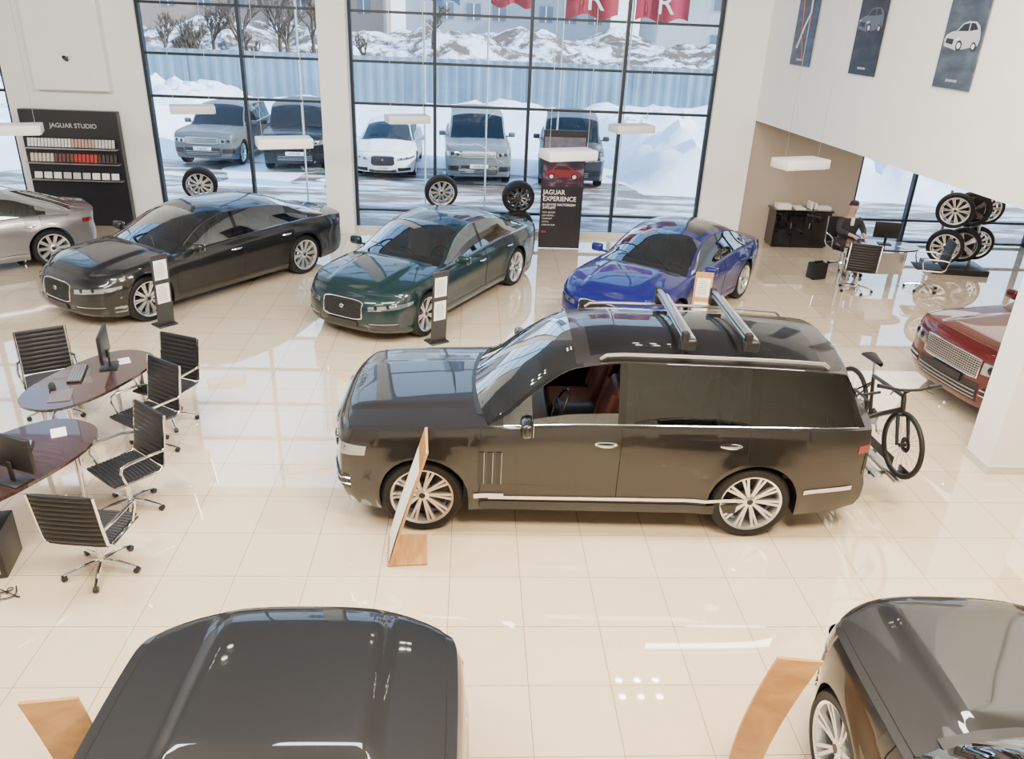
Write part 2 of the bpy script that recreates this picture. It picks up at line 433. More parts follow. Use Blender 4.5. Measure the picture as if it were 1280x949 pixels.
        for yw in (-.05,.55*c.W/2):
            m=M(); m.tube([c.loc((x0-.06,yw,c.top(x0,yw).z+.02)),c.loc((x0+.08,yw-.3,c.zg(x0+.08)+.06)),c.loc((x0+.12,yw-.52,c.zg(x0+.1)+.05))],.008,6); m.obj('wiper',[blackp],root)
        for g in (1,-1):
            mm=M(); xm=x0+.34; ym=c.hw(xm); zm=c.zs(xm)+.06
            mm.box(c.loc((xm,g*(ym+.10),zm+.02)),(.11,.20,.14),.045,4); mm.box(c.loc((xm+.02,g*(ym-.01),zm-.03)),(.06,.14,.035),.012)
            mm.box(c.loc((xm+.057,g*(ym+.10),zm+.02)),(.006,.165,.105),.002,1,mi=1)
            mm.obj('side_mirror',[paint,chrome],root)
        for g in (1,-1):
            for dk,xx in (('front_door',xb-.14),('rear_door',xd2-.17)):
                sp=c.sidep(g); zz=c.zs(xx)-.15; hm=M()
                pts=[]
                for k in range(7):
                    p=sp(xx-.10+.20*k/6,zz); pts.append(c.loc((p.x,p.y+g*(.006+.028*sin(pi*k/6)),p.z)))
                hm.tube(pts,[.008,.012,.014,.014,.014,.012,.008],8); hm.obj('door_handle',[chrome if strip is True else paint],objs.get((dk,g)) or root)
    wy=c.W/2-.135
    for xw in c.xw:
        for g in (1,-1):
            add_wheel(root,(c.xo-xw,g*wy,c.wr),0 if g>0 else pi,c.wr,.235,spokes,style,rm)
    m=M(); zi=c.zs(x0)
    m.box(c.loc(((x0+x3)/2+.1,0,.42+c.seatz*.6)),(x3-x0-.5,c.W*.78,.04)); m.obj('cabin_floor',[blackp],root)
    m=M(); m.box(c.loc((x0+.40,0,zi-.10)),(.36,c.W*.74,.14),.05,3); m.obj('dashboard',[blackp],root)
    m=M(); m.box(c.loc((x0+1.1,0,.55+c.seatz)),(.9,.2,.2),.04); m.obj('center_console',[blackp],root)
    st=M(); sc=c.loc((x0+.70,.37,zi-.04)); st.lathe([(.17+.014*cos(a),.014*sin(a)) for a in [2*pi*k/8 for k in range(8)]],28,closed=True,mx=Matrix.Translation(sc)@Matrix.Rotation(radians(90-25),4,'Y')@Matrix.Rotation(radians(90),4,'X'))
    st.box(sc,(.03,.3,.03),.01); st.obj('steering_wheel',[blackp],root)
    sm=seats or leather
    for ri,xx in enumerate((xb-.34,xb+(.50 if sedan else .72))):
        for g in (1,-1):
            dz=-.07 if (ri and sedan) else 0
            if sedan: dz-=.03
            q=M(); z=.50+c.seatz+dz; T=Matrix.Translation(c.loc((xx,g*.37,z)))
            q.box((0,0,.0),(.52,.50,.16),.06,3,mx=T); R=T@Matrix.Translation((-.27,0,.05))@Matrix.Rotation(radians(-14),4,'Y')
            q.box((0,0,.27),(.14,.48,.58),.06,3,mx=R); q.box((.0,0,.66 if not(ri and sedan) else .60),(.10,.26,.15),.045,3,mx=R)
            q.box((.05,.20,.27),(.12,.07,.46),.03,2,mx=R);q.box((.05,-.20,.27),(.12,.07,.46),.03,2,mx=R)
            q.obj('seat',[sm],root)
    if front in('jag','jagw'):
        zn=c.zs(0); g0,g1=zn-.28,zn-.005
        m=M(); ring=c.patch(m,c.front,rect(-.34,.34,g0,g1,rnd=.22),14,8,.004); m.obj('grille',[grillem],root)
        q=M(); q.tube(ring,.011,8,closed=True); q.obj('grille_frame',[chrome],root)
        for k in range(1,9):
            z=g0+(g1-g0)*k/9; q=M(); q.tube([c.loc(c.front(-.32+.64*t/12,z)+Vector((-.006,0,0))) for t in range(13)],.0022,5); q.obj('grille_bar',[rimd],root)
        b=M(); p=c.loc(c.front(0,(g0+g1)/2+.03)); b.lathe([(0,0),(.030,0),(.034,-.01)],20,mx=Matrix.Translation(p+Vector((.022,0,0)))@Matrix.Rotation(-pi/2,4,'Z')); b.lathe([(0,.002),(.020,.002)],20,mi=1,mx=Matrix.Translation(p+Vector((.022,0,0)))@Matrix.Rotation(-pi/2,4,'Z'))
        b.obj('front_emblem',[chrome,mat('badge_red',(.22,.02,.03),.3)],root)
        for g in (1,-1):
            h=M(); c.patch(h,c.front,lambda u,v,g=g:(g*(.43+.76*u),zn-.135+.055*u+(.062+.05*u*(1-u))*v*(1-.35*u)+.02*u*u),18,5,.006)
            h.obj('headlight',[lamp_l],root)
            for a,z in ((.53,zn-.088),(.68,zn-.072)): lens(g*a,z,[(0,.012),(.02,.012),(.032,.006),(.034,-.01)])
            h=M(); c.patch(h,c.front,lambda u,v,g=g:(g*(.44+.40*u),.235+.02*u+.11*v*(1-.3*u)),8,4,.004); h.obj('air_intake',[blackp],root)
            h=M(); h.tube([c.loc(c.front(g*(.45+.38*t/8),.355)+Vector((-.004,0,0))) for t in range(9)],.006,6); h.obj('bumper_trim',[chrome],root)
        h=M(); c.patch(h,c.front,rect(-.40,.40,.21,.29),10,3,.004); h.obj('lower_grille',[blackp],root)
        h=M(); c.patch(h,c.front,rect(-.26,.26,.285,.375),6,2,.022); h.obj('license_plate',[paper if front=='jagw' else blackp],root)
        if plate: text(plate,.07,c.loc(c.front(0,.333))+Vector((.028,0,0)),(pi/2,0,pi/2),white if front!='jagw' else blackp,root,'plate_lettering')
    else:
        ga=.47; zt=c.zs(0)-.01; gh=.17 if not meshgrille else .25
        m=M(); ring=c.patch(m,c.front,rect(-ga,ga,zt-gh,zt,rnd=.1),14,5,.008); m.obj('grille',[grillem if front=='rr' else satin],root)
        q=M(); q.tube(ring,.013,8,closed=True); q.obj('grille_frame',[chrome if front=='rr' else satin],root)
        nbar=4 if not meshgrille else 9
        for k in range(1,nbar):
            z=zt-gh+gh*k/nbar; q=M(); q.tube([c.loc(c.front(-ga+2*ga*t/12,z)+Vector((-.012,0,0))) for t in range(13)],.009 if not meshgrille else .0065,6); q.obj('grille_bar',[satin if front=='rr' else blackp],root)
        if meshgrille:
            for k in range(1,26):
                a=-ga+2*ga*k/26; q=M(); q.tube([c.loc(c.front(a,zt-gh+gh*t/4)+Vector((-.010,0,0))) for t in range(5)],.003,5); q.obj('grille_bar',[satin],root)
        for g in (1,-1):
            h=M(); c.patch(h,c.front,lambda u,v,g=g:(g*(ga+.03+.70*u),zt-.175+.06*u+(.15-.06*u)*v),18,5,.010); h.obj('headlight',[lamp_l],root)
            for a,z in ((ga+.13,zt-.10),(ga+.28,zt-.090)): lens(g*a,z,[(0,.02),(.03,.018),(.055,.006),(.06,-.01)],18)
            h=M(); c.patch(h,c.front,lambda u,v,g=g:(g*(.58+.40*u),.44+.14*v),8,4,.006); h.obj('air_intake',[blackp],root)
            for zz in (.475,.54):
                h=M(); h.tube([c.loc(c.front(g*(.56+.46*t/8),zz)+Vector((-.014,0,0))) for t in range(9)],.010,6); h.obj('bumper_trim',[chrome if front=='rr' else blackp],root)
        h=M(); c.patch(h,c.front,rect(-.52,.52,.36,.60),10,4,.006); h.obj('lower_grille',[blackp],root)
        for z in (.40,.45,.50): h=M(); h.tube([c.loc(c.front(-.50+1.0*t/10,z)+Vector((-.010,0,0))) for t in range(11)],.008,6); h.obj('lower_grille_bar',[satin],root)
        h=M(); c.patch(h,c.front,rect(-.26,.26,.53,.63),6,2,.03); h.obj('license_plate',[blackp if front=='rr' else paper],root)
        if plate: text(plate,.08,c.loc(c.front(0,.58))+Vector((.036,0,0)),(pi/2,0,pi/2),white if front=='rr' else blackp,root,'plate_lettering')
    if rearbits:
        zt=c.zs(L)
        for g in (1,-1):
            h=M()
            if sedan: c.patch(h,c.rear,lambda u,v,g=g:(g*(.50+.52*u),zt-.14+.01*u+(.07)*v),12,4,.007)
            else: c.patch(h,c.rear,lambda u,v,g=g:(g*(c.hwL-.12+.28*u),zt-.22+.10*v*(1-.3*u)),12,5,.007)
            h.obj('taillight',[red_l],root)
            if not sedan:
                h=M(); c.patch(h,c.rear,lambda u,v,g=g:(g*(c.hwL-.12+.16*u),zt-.46+.24*v),8,6,.006); h.obj('taillight_housing',[gloss],root)
        h=M(); c.patch(h,c.rear,rect(-.26,.26,.62,.72),6,2,.012); h.obj('rear_license_plate',[paper],root)
    return root,c,GR,gx
# ---------------------------------------------------------------- room
def wallbox(name,x0,x1,y0,y1,z0,z1,m,kind='structure'):
    q=M(); q.box(((x0+x1)/2,(y0+y1)/2,(z0+z1)/2),(x1-x0,y1-y0,z1-z0)); return q.obj(name,[m],smooth=0,kind=kind)
wallm=mat('wall_plaster',(.88,.88,.87),.6,nz=.015,nscale=2)
beige=mat('wall_beige',(.36,.30,.24),.6,nz=.03,nscale=2)
def floormat():
    m=bpy.data.materials.new('floor_tile'); m.use_nodes=True; nt=m.node_tree; b=nt.nodes['Principled BSDF']
    tc=nt.nodes.new('ShaderNodeTexCoord'); mp=nt.nodes.new('ShaderNodeMapping'); mp.inputs['Location'].default_value=(.134+.62*40,-4.33+.62*40,0)
    br=nt.nodes.new('ShaderNodeTexBrick'); br.offset=0; br.squash=1
    br.inputs['Scale'].default_value=1; br.inputs['Brick Width'].default_value=.62; br.inputs['Row Height'].default_value=.62
    br.inputs['Mortar Size'].default_value=.0034; br.inputs['Mortar Smooth'].default_value=.1; br.inputs['Bias'].default_value=0
    br.inputs['Color1'].default_value=(.76,.62,.45,1); br.inputs['Color2'].default_value=(.81,.67,.50,1); br.inputs['Mortar'].default_value=(.34,.25,.17,1)
    n=nt.nodes.new('ShaderNodeTexNoise'); n.inputs['Scale'].default_value=6; n.inputs['Detail'].default_value=5
    mx=nt.nodes.new('ShaderNodeMixRGB'); mx.blend_type='MULTIPLY'; mx.inputs[0].default_value=.08
    for a,c in ((tc.outputs['Object'],mp.inputs[0]),(mp.outputs[0],br.inputs['Vector']),(tc.outputs['Object'],n.inputs['Vector']),(br.outputs['Color'],mx.inputs[1]),(n.outputs['Color'],mx.inputs[2]),(mx.outputs[0],b.inputs['Base Color'])): nt.links.new(a,c)
    b.inputs['Roughness'].default_value=.03; b.inputs['Specular IOR Level'].default_value=1.0; b.inputs['Coat Weight'].default_value=1; b.inputs['Coat Roughness'].default_value=.008; b.inputs['Coat IOR'].default_value=1.75
    return m
WY=17.35
q=M(); q.box((1,7.2,-.1),(26,20.6,.2)); q.obj('floor',[floormat()],smooth=0,kind='structure')
wallbox('ceiling',-12.2,14.2,-3.2,WY+.3,7,7.2,mat('ceiling_paint',(.28,.29,.31),.6,nz=.02,nscale=2))
wallbox('wall_front',-12.2,14.2,-3.3,-3.1,0,7,wallm)
wallbox('wall_left',-12.3,-12,-3.2,WY+.3,0,7,wallm)
wallbox('wall_east',14,14.2,-3.2,WY+.3,0,7,wallm)
wallbox('wall_back',-9.45,-6.67,WY,WY+.3,0,7,wallm)
wallbox('wall_bulkhead',-8.75,-7.3,WY-.22,WY,2.75,7,wallm)
wallbox('wall_column',-3.09,-2.53,WY-.30,WY+.25,0,7,wallm)
wallbox('wall_north',5.07,6.02,WY-.05,WY+.3,0,7,wallm)
wallbox('wall_recess',6.02,8.55,WY,WY+.3,0,7,beige)
q=M(); A=[(6.0,WY),(6.86,5.5),(7.1,5.5),(6.25,WY)]
q.prism(A,2.63,7); q.obj('wall_right',[wallm],smooth=0,kind='structure')
q=M(); q.prism([(6.25,WY),(7.1,5.5),(14,5.5),(14,WY)],2.63,2.85); q.obj('ceiling_lower',[white],smooth=0,kind='structure')
wallbox('trim_column',5.88,6.5,7.4,7.82,0,2.63,wallm)
wallbox('trim_column_upper',5.88,6.62,7.4,7.82,2.63,7,wallm)
skirt_m=mat('skirting',(.62,.58,.52),.4)
q=M(); q.box((6.19,7.61,.05),(.64,.46,.10)); q.obj('baseboard_column',[skirt_m],smooth=0,kind='structure')
frame=mat('window_frame',(.02,.026,.035),.4,.3)
def window(name,xs,x0,x1,zt=7,zr=(.06,.45,2.67,3.49,4.42,5.4,6.9)):
    q=M(); Y=WY+.12
    for x in xs: q.box((x,Y,zt/2),(.065,.14,zt))
    for z in zr: q.box(((x0+x1)/2,Y,z),(x1-x0,.10,.05))
    q.box(((x0+x1)/2,Y+.01,zt/2),(x1-x0,.008,zt),mi=1)
    return q.obj(name,[frame,wglass],smooth=0,kind='structure')
window('window_1',(-6.64,-4.70,-3.12),-6.67,-3.09)
window('window_2',(-2.50,-.80,1.164,3.13,5.04),-2.53,5.07)
window('window_3',(-12,-10.9,-9.48),-12,-9.45)
window('window_4',(8.58,9.9,11.4,12.9,14),8.55,14,2.7,(.06,.55,2.6))
wallbox('trim_sill',-2.53,5.07,WY-.06,WY+.04,0,.10,skirt_m)
wallbox('trim_sill_2',-6.67,-3.09,WY-.06,WY+.04,0,.10,skirt_m)
wallbox('wall_lintel',8.55,14,WY,WY+.3,2.7,7,wallm)
# ---------------------------------------------------------------- outside
snow=mat('snow',(.84,.89,.96),.7,bump=.8,nscale=3)
def dirtysnow():
    m=mat('dirty_snow',(.8,.84,.9),.8); nt=m.node_tree; b=nt.nodes['Principled BSDF']
    tc=nt.nodes.new('ShaderNodeTexCoord'); n=nt.nodes.new('ShaderNodeTexNoise'); n.inputs['Scale'].default_value=.6; n.inputs['Detail'].default_value=10; n.inputs['Roughness'].default_value=.72
    r=nt.nodes.new('ShaderNodeValToRGB'); r.color_ramp.elements[0].position=.47; r.color_ramp.elements[1].position=.55
    r.color_ramp.elements[0].color=(.13,.09,.065,1); r.color_ramp.elements[1].color=(.84,.88,.95,1)
    bp=nt.nodes.new('ShaderNodeBump'); bp.inputs['Strength'].default_value=1; bp.inputs['Distance'].default_value=.25
    for a,c in ((tc.outputs['Object'],n.inputs['Vector']),(n.outputs['Fac'],r.inputs[0]),(r.outputs[0],b.inputs['Base Color']),(n.outputs['Fac'],bp.inputs['Height']),(bp.outputs[0],b.inputs['Normal'])): nt.links.new(a,c)
    return m
dsnow=dirtysnow()
GZ=-.15
def hgrid(name,x0,x1,y0,y1,nx,ny,hf,m,label,cat,**pr):
    q=M(); q.grid([[Vector((x0+(x1-x0)*i/nx,y0+(y1-y0)*j/ny,hf(x0+(x1-x0)*i/nx,y0+(y1-y0)*j/ny))) for j in range(ny+1)] for i in range(nx+1)])
    return q.obj(name,[m],label=label,cat=cat,**pr)
def slush():
    m=mat('slush_asphalt',(.3,.27,.24),.5); nt=m.node_tree; b=nt.nodes['Principled BSDF']
    tc=nt.nodes.new('ShaderNodeTexCoord'); mp=nt.nodes.new('ShaderNodeMapping'); mp.inputs['Scale'].default_value=(.35,1.6,1)
    n=nt.nodes.new('ShaderNodeTexNoise'); n.inputs['Scale'].default_value=1.6; n.inputs['Detail'].default_value=8; n.inputs['Roughness'].default_value=.65
    r=nt.nodes.new('ShaderNodeValToRGB'); r.color_ramp.elements[0].position=.46; r.color_ramp.elements[1].position=.62
    r.color_ramp.elements[0].color=(.14,.105,.085,1); r.color_ramp.elements[1].color=(.70,.71,.75,1)
    for a,c in ((tc.outputs['Object'],mp.inputs[0]),(mp.outputs[0],n.inputs['Vector']),(n.outputs['Fac'],r.inputs[0]),(r.outputs[0],b.inputs['Base Color'])): nt.links.new(a,c)
    return m
hgrid('street',-45,50,WY+.35,26,2,2,lambda x,y:GZ,slush(),'wet slushy asphalt with melting snow','road')
def hs(x,y):
    n=noise.noise(Vector((x*.25,y*.25,3)))+.5*noise.noise(Vector((x*.9,y*.9,1)))
    a=clamp((y-36)/5); r=clamp((x-5.0)/.9)*clamp((y-22.8)/1.5)*(1-.55*clamp((y-32)/6)); l=clamp((-10.6-x)/1.5)*clamp((y-24)/2)
    k=abs(noise.noise(Vector((x*.8,y*.8,5))))+.5*abs(noise.noise(Vector((x*2,y*2,8))))
    return GZ+.03*n-.005+max(a*(.05+.45*max(0,n)+.3*k),r*(.65+1.1*k),l*(.5+.9*k))
hgrid('snow_ground',-45,50,22.2,42.4,240,80,hs,snow,'white snow cover with ploughed heaps along a fence','snow',kind='stuff')
def hh(x,y):
    k=.8*abs(noise.noise(Vector((x*.14,y*.14,7))))+.35*abs(noise.noise(Vector((x*.5,y*.5,2))))+.16*abs(noise.noise(Vector((x*1.7,y*1.7,4))))
    return GZ-.3+clamp((y-43.5)/12)*2.6+2.0*k*clamp((y-44)/4)
hgrid('snow_hill',-60,70,43.2,64,280,70,hh,dsnow,'snow covered rubble slope behind the fence','snow',kind='stuff')
hgrid('snow_field',-70,80,64,110,4,4,lambda x,y:GZ+.6,snow,'flat snow field below distant buildings','snow',kind='stuff')
q=M(); nf=700; top=[];bot=[]
for i in range(nf):
    x=-45+95*i/nf; y=42.6+(.045 if (i//2)%2 else 0); top.append(Vector((x,y,2.22))); bot.append(Vector((x,y,GZ-.1)))
q.grid([bot,top]); 
for i in range(34):
    x=-45+i*2.8; q.box((x,42.53,1),(.08,.06,2.4))
q.obj('corrugated_fence',[mat('fence_metal',(.17,.25,.31),.5,.1,nz=.18,nscale=.6)],smooth=0,label='blue-grey corrugated metal fence along the yard',cat='fence')
bld=mat('building_panel',(.27,.28,.30),.7,nz=.08,nscale=.7); dkw=mat('building_window',(.10,.12,.15),.15)
def building(x0,x1,y,z1,m,nw,rows,label,z0=.3,zz0=2.4):
    q=M(); q.box(((x0+x1)/2,y+4,(z0+z1)/2),(x1-x0,8,z1-z0))
    for r in range(rows):
        for i in range(nw):
            xx=x0+(x1-x0)*(i+.5)/nw+.3*sin(i*7); zz=z0+zz0+r*3.1
            if zz+1<z1 and (i*5+r)%4: 
                q.box((xx,y-.02,zz),(1.2,.12,1.3),mi=1); q.box((xx,y-.06,zz),(.08,.1,1.3),mi=2)
    q.obj('apartment_building',[m,dkw,white],smooth=0,label=label,cat='building')
building(-6,12,76,16,bld,8,4,'long grey concrete panel building with windows',zz0=4)
building(15,44,70,12,mat('building_light',(.38,.38,.37),.7,nz=.05,nscale=.5),9,3,'pale plastered building behind snow banks')
building(-60,-9,86,12,mat('building_brown',(.30,.20,.15),.7,nz=.08,nscale=.5),16,3,'low brown building behind bare trees',zz0=4)
bk=mat('rough_brick',(.20,.18,.17),.9,nz=.6,nscale=3,bump=1)
q=M(); q.box((17.5,43.0,1.35),(10,.25,3.0)); q.obj('masonry_fence',[bk],smooth=0,label='rough grey masonry wall capped with snow',cat='wall')
q=M(); q.grid([[Vector((12.4+10.2*i/24,42.78+.45*j/4,2.86+.30*sin(pi*j/4)+.12*noise.noise(Vector((i*.4,j,0))))) for j in range(5)] for i in range(25)]); q.obj('snow_cap',[snow],label='thick snow lying along a masonry wall',cat='snow',kind='stuff')
bark=mat('bark',(.08,.055,.04),.9,nz=.3,nscale=8)
def tree(x,y,h,sd,tr=.36):
    rnd=random.Random(sd); q=M()
    def br(p,d,l,r,dep):
        e=p+d*l; mid=p+d*l*.5+Vector((rnd.uniform(-.05,.05),rnd.uniform(-.05,.05),0))*l; q.tube([p,mid,e],[r,r*.85,r*.65],5 if dep>1 else 4)
        if dep==0: return
        for k in range(3 if dep>1 else 4):
            nd=(d+Vector((rnd.uniform(-.75,.75),rnd.uniform(-.75,.75),rnd.uniform(-.15,.5)))).normalized()
            br(p+d*l*rnd.uniform(.45,1),nd,l*rnd.uniform(.6,.82),r*.62,dep-1)
    br(Vector((0,0,0)),Vector((0,0,1)),h*tr,.03+.013*h,5)
    q.obj('tree',[bark],loc=(x,y,hh(x,y)-.1),label='leafless winter tree standing behind the fence',cat='tree')
for i,(x,y,h) in enumerate(((-19,46,8),(-15.9,47,6),(-14.2,45,8),(-12.2,46.5,6),(-10.2,47.5,8),(-8.4,46,6),(-22,48,7),(-17.4,49,6.5),(-13.2,49,7),(-11.2,50,7),(-9.3,50,7),(-15,50,7),(-6.4,50,5),(-2.5,52,6))): tree(x,y,h,i,.17 if h<7 else .20)
# flags
fr_=mat('flag_red',(.36,.010,.04),.6); fb=mat('flag_blue',(.10,.20,.36),.6)
for (x,w,m,t,zb) in ((-3.9,.5,fb,'',4.66),(-.75,.8,fb,'',4.64),(.85,.95,fr_,'R',4.64),(2.78,1.25,fr_,'R',4.48),(4.45,1.3,fr_,'R',4.46)):
    f=empty('banner_flag',(x,20.5,0),0,('red' if m is fr_ else 'blue')+' hanging banner flag on a pole outside the glass','flag')
    q=M(); q.grid([[Vector((-w/2+w*i/12,.05*sin(i*.9+x),zb+.06*cos(i*.8+x)*(1-j/8)+2.2*j/8)) for j in range(9)] for i in range(13)]); q.obj('flag_cloth',[m],f)
    q=M(); q.cyl((-w/2-.04,0,GZ),(-w/2-.04,0,7),.022,n=10); q.obj('flag_pole',[mat('pole_grey',(.45,.5,.55),.4)],f)
    if t: text(t,.72,(.05,-.09,zb+.36),(pi/2,0,0),white,f,'flag_lettering')
# ---------------------------------------------------------------- interior cars
def paint(name,col,metal=0,coat=1,rough=.45,spec=.25): return mat(name,col,rough,metal,coat=coat,spec=spec)
rr=Car('suv',5.20,2.02,1.84,3.12,.88,.385,ws=.80,bf=.13,dome=.012,belt=1.15,rg=.42,rc=.115,lean=.30,hdz=.03)
R_=build_car('car',rr,(1.165,7.20,0),pi-radians(1.2),paint('paint_espresso',(.010,.0085,.0085),.1,rough=.35),'dark espresso brown long-wheelbase luxury SUV with roof bars','car',10,'twin',rimm,'rr',seats=redleather,pg=True,open_front=True,strip=True,floating=True)
rroot=R_[0]
for g in (1,-1):
    sp=rr.sidep(g); h=M(); rr.patch(h,sp,lambda u,v:(1.50+2.35*u,.385+.012*u+.035*v),24,2,.012); h.obj('sill_trim',[chrome],rroot)
    for k in range(3):
        h=M(); ring=rr.patch(h,sp,lambda u,v,k=k:(1.40+.080*k+.052*u,.56+.34*v),2,8,.010); o=h.obj('side_vent',[gloss],rroot)
        h=M(); h.tube([ring[i] for i in range(2,11)],.0025,5); h.obj('vent_frame',[satin],o)
    h=M(); rr.patch(h,sp,lambda u,v:(1.36+.28*u,.40+.05*v),8,2,.014); h.obj('sill_trim',[chrome],rroot)
    h=M(); rr.patch(h,sp,lambda u,v:(4.48+.55*u,.50+.04*u+.045*v),8,2,.010); h.obj('bumper_trim',[chrome],rroot)
    h=M(); rr.patch(h,sp,lambda u,v:(1.42+2.45*u,.26+.10*v),24,2,.010); h.obj('sill_cladding',[blackp],rroot)
    A=[rr.loc((p[6].x,p[6].y*g+.005*g,p[6].z+.05)) for x,p in zip(R_[3],R_[2]) if 2.5<x<4.60]
    h=M(); h.tube([A[0]-Vector((-.05,0,.04))]+A+[A[-1]-Vector((.05,0,.04))],.017,8); h.obj('roof_rail',[satin],rroot)
text('RANGE ROVER',.085,rr.loc(rr.top(.16,0))+Vector((0,0,.012)),(0,radians(6),pi/2),chrome,rroot,'hood_lettering')
for xx in (3.28,3.86):
    w=Matrix.Rotation(pi-radians(1.2),4,'Z')@Vector((rr.xo-xx,0,0)); f=empty('ski_carrier',(1.165+w.x,7.20+w.y,1.83),-radians(1.2),'silver aluminium ski carrier clamped across the roof rails','roof rack')
    q=M(); q.box((-.035,0,.085),(.05,1.26,.03),.012,3); q.obj('carrier_bar',[satin],f)
    q=M(); q.box((-.035,0,.13),(.055,1.22,.028),.012,3); q.obj('carrier_bar',[satin],f)
    q=M(); q.box((.05,0,.075),(.035,1.24,.025),.01,2); q.obj('cross_bar',[rimm],f)
    for y in (-.62,.62):
        q=M(); q.box((0,y,.03),(.15,.10,.11),.025,3); q.obj('carrier_foot',[blackp],f)
        q=M(); q.box((-.035,y*1.03,.11),(.065,.07,.09),.012,2); q.obj('carrier_clip',[blackp],f)
xj=Car('sedan',5.25,1.92,1.46,3.15,.90,.355,dome=.028)
build_car('car',xj,(-4.69,13.43,0),radians(-125.9),paint('paint_black',(.004,.004,.005)),'glossy black luxury sedan with chrome grille','car',10,'twin',rimm,'jag',seats=tan,strip=True,pg=True)
xf=Car('sedan',4.95,1.89,1.46,2.93,.88,.345,dome=.028)
build_car('car',xf,(-.70,12.96,0),radians(-119.7),paint('paint_green',(.003,.018,.021),.2),'dark green metallic sedan on display','car',7,'twin',rimm,'jag',seats=tan,strip=True,pg=True)
xe=Car('sedan',4.68,1.86,1.44,2.83,.84,.34,dome=.028,trunk=.50,rl=.88)
build_car('car',xe,(3.30,12.79,0),radians(-128.3),paint('paint_blue',(.004,.006,.13),.2),'deep ultramarine blue compact sedan on display','car',5,'twin',rimm,'jag',seats=leather,strip='black',pg=True)
sv=Car('sedan',4.62,1.88,1.42,2.85,.88,.345,trunk=.46,rl=.95)
build_car('car',sv,(-9.16,13.98,0),radians(-141),paint('paint_silver',(.26,.25,.26),.6,rough=.3),'metallic silver sedan near the sample display','car',10,'single',rimm,'jag',strip=True)
rs=Car('suv',4.85,1.98,1.74,2.92,.88,.385,ws=.80)
build_car('car',rs,(8.46,9.42,0),radians(190),paint('paint_red',(.085,.006,.006),.4,rough=.35),'deep red metallic sport SUV under the gallery','car',10,'twin',rimm,'rr',seats=leather,strip=True,rearbits=False,meshgrille=True)
fp=Car('suv',4.73,2.00,1.65,2.87,.86,.385,belt=1.12,ws=.85,lean=.42,dome=.045,bf=.30,hd=.66)
build_car('car',fp,(-.98,4.10-.86-1.435,0),radians(90),MATS['paint_black'],'glossy black SUV with creased hood beside a curved oak sign','car',10,'twin',rimm,'rr',strip=True,rearbits=False)
ev=Car('suv',4.37,1.92,1.62,2.66,.86,.37,belt=1.05,ws=.85,lean=.40,bf=.36,dome=.035)
build_car('car',ev,(3.24,4.28-.86-1.33,0),radians(88),MATS['paint_black'],'glossy black compact SUV beside a curved oak sign','car',7,'twin',rimm,'rr',strip=True,rearbits=False)
disco=lambda H=1.88: Car('suv',4.83,1.92,H,2.88,.84,.37,belt=1.17,ws=.42,lean=.12,bf=.08,rg=.30,dome=.015)
oglass=glassmat('parked_glass',(.05,.06,.07),.8)
def outc(c,x,y,ang,p,lab,fr,plate=None,seats=None):
    d=c.fo+c.wb/2; a=radians(ang); build_car('parked_car',c,(x-cos(a)*d,y-sin(a)*d,GZ+.02),a,p,lab,'car',5,'twin',rimm,fr,plate=plate,rearbits=False,detail=True,glass=oglass)
pp=lambda n,c: mat(n,c,.4,0,coat=.15,spec=.3)
outc(disco(),.20,23.1,-88,pp('parked_greysilver',(.15,.17,.18)),'silver-grey boxy SUV parked on snow outside','disco','A 018 AX')
outc(disco(),2.85,23.0,-95,pp('parked_darkgrey',(.035,.035,.04)),'dark grey boxy SUV parked on snow outside','disco','X 100 AM')
outc(disco(1.82),-5.25,24.2,-84,pp('parked_black',(.003,.003,.004)),'black boxy SUV parked on snow outside','disco','B 777 OP')
outc(Car('suv',4.6,1.9,1.70,2.74,.88,.36,belt=1.07,ws=.6,lean=.22,bf=.12),-8.05,24.6,-93,pp('parked_grey',(.10,.105,.115)),'mid grey SUV parked on snow outside','disco','K 204 EM')
outc(Car('sedan',4.95,1.88,1.46,2.91,.88,.345),-2.62,23.7,-90,pp('parked_white',(.80,.80,.80)),'white sedan parked on snow outside','jagw','O 018 MM')
# ---------------------------------------------------------------- bicycle
bike=empty('bicycle',(4.33,7.24,.41),radians(-87),'black mountain bike mounted on a rear carrier','bicycle')
bb=mat('bike_black',(.01,.01,.012),.3,coat=.5)
def bwheel(x):
    q=M(); T=Matrix.Translation((x,0,.345))
    q.lathe([(.324+.024*cos(a),.024*sin(a)) for a in [2*pi*k/8 for k in range(8)]],40,closed=True,mx=T)
    o=q.obj('bicycle_wheel',[tyre],bike)
    q=M(); q.lathe([(.294,-.012),(.304,-.012),(.304,.012),(.294,.012)],40,closed=True,mx=T); q.cyl((x,-.035,.345),(x,.035,.345),.02,n=12)
    q.lathe([(.03,.03),(.08,.03),(.08,.033),(.03,.033)],20,mi=0,mx=T)
    for k in range(28):
        a=2*pi*k/28; q.tube([(x,.03*(-1)**k,.345),(x+.3*cos(a),0,.345+.3*sin(a))],.0016,4)
    q.obj('wheel_rim',[blackp],o)
bwheel(.54); bwheel(-.54)
q=M(); BBk=(-.10,0,.33); ST=(-.22,0,.76); HT=(.36,0,.80); HB=(.40,0,.68)
for a,b,r in ((BBk,ST,.020),(ST,HT,.022),(BBk,HB,.028),(HT,HB,.026)): q.tube([a,b],r,10)
for s_ in (1,-1):
    q.tube([BBk,(-.4,.05*s_,.34),(-.54,.06*s_,.345)],.012,8); q.tube([(-.2,0,.70),(-.38,.05*s_,.52),(-.54,.06*s_,.345)],.011,8)
q.obj('bicycle_frame',[bb],bike)
q=M()
for s_ in (1,-1): q.tube([(.43,.055*s_,.62),(.54,.06*s_,.345)],[.021,.016],10)
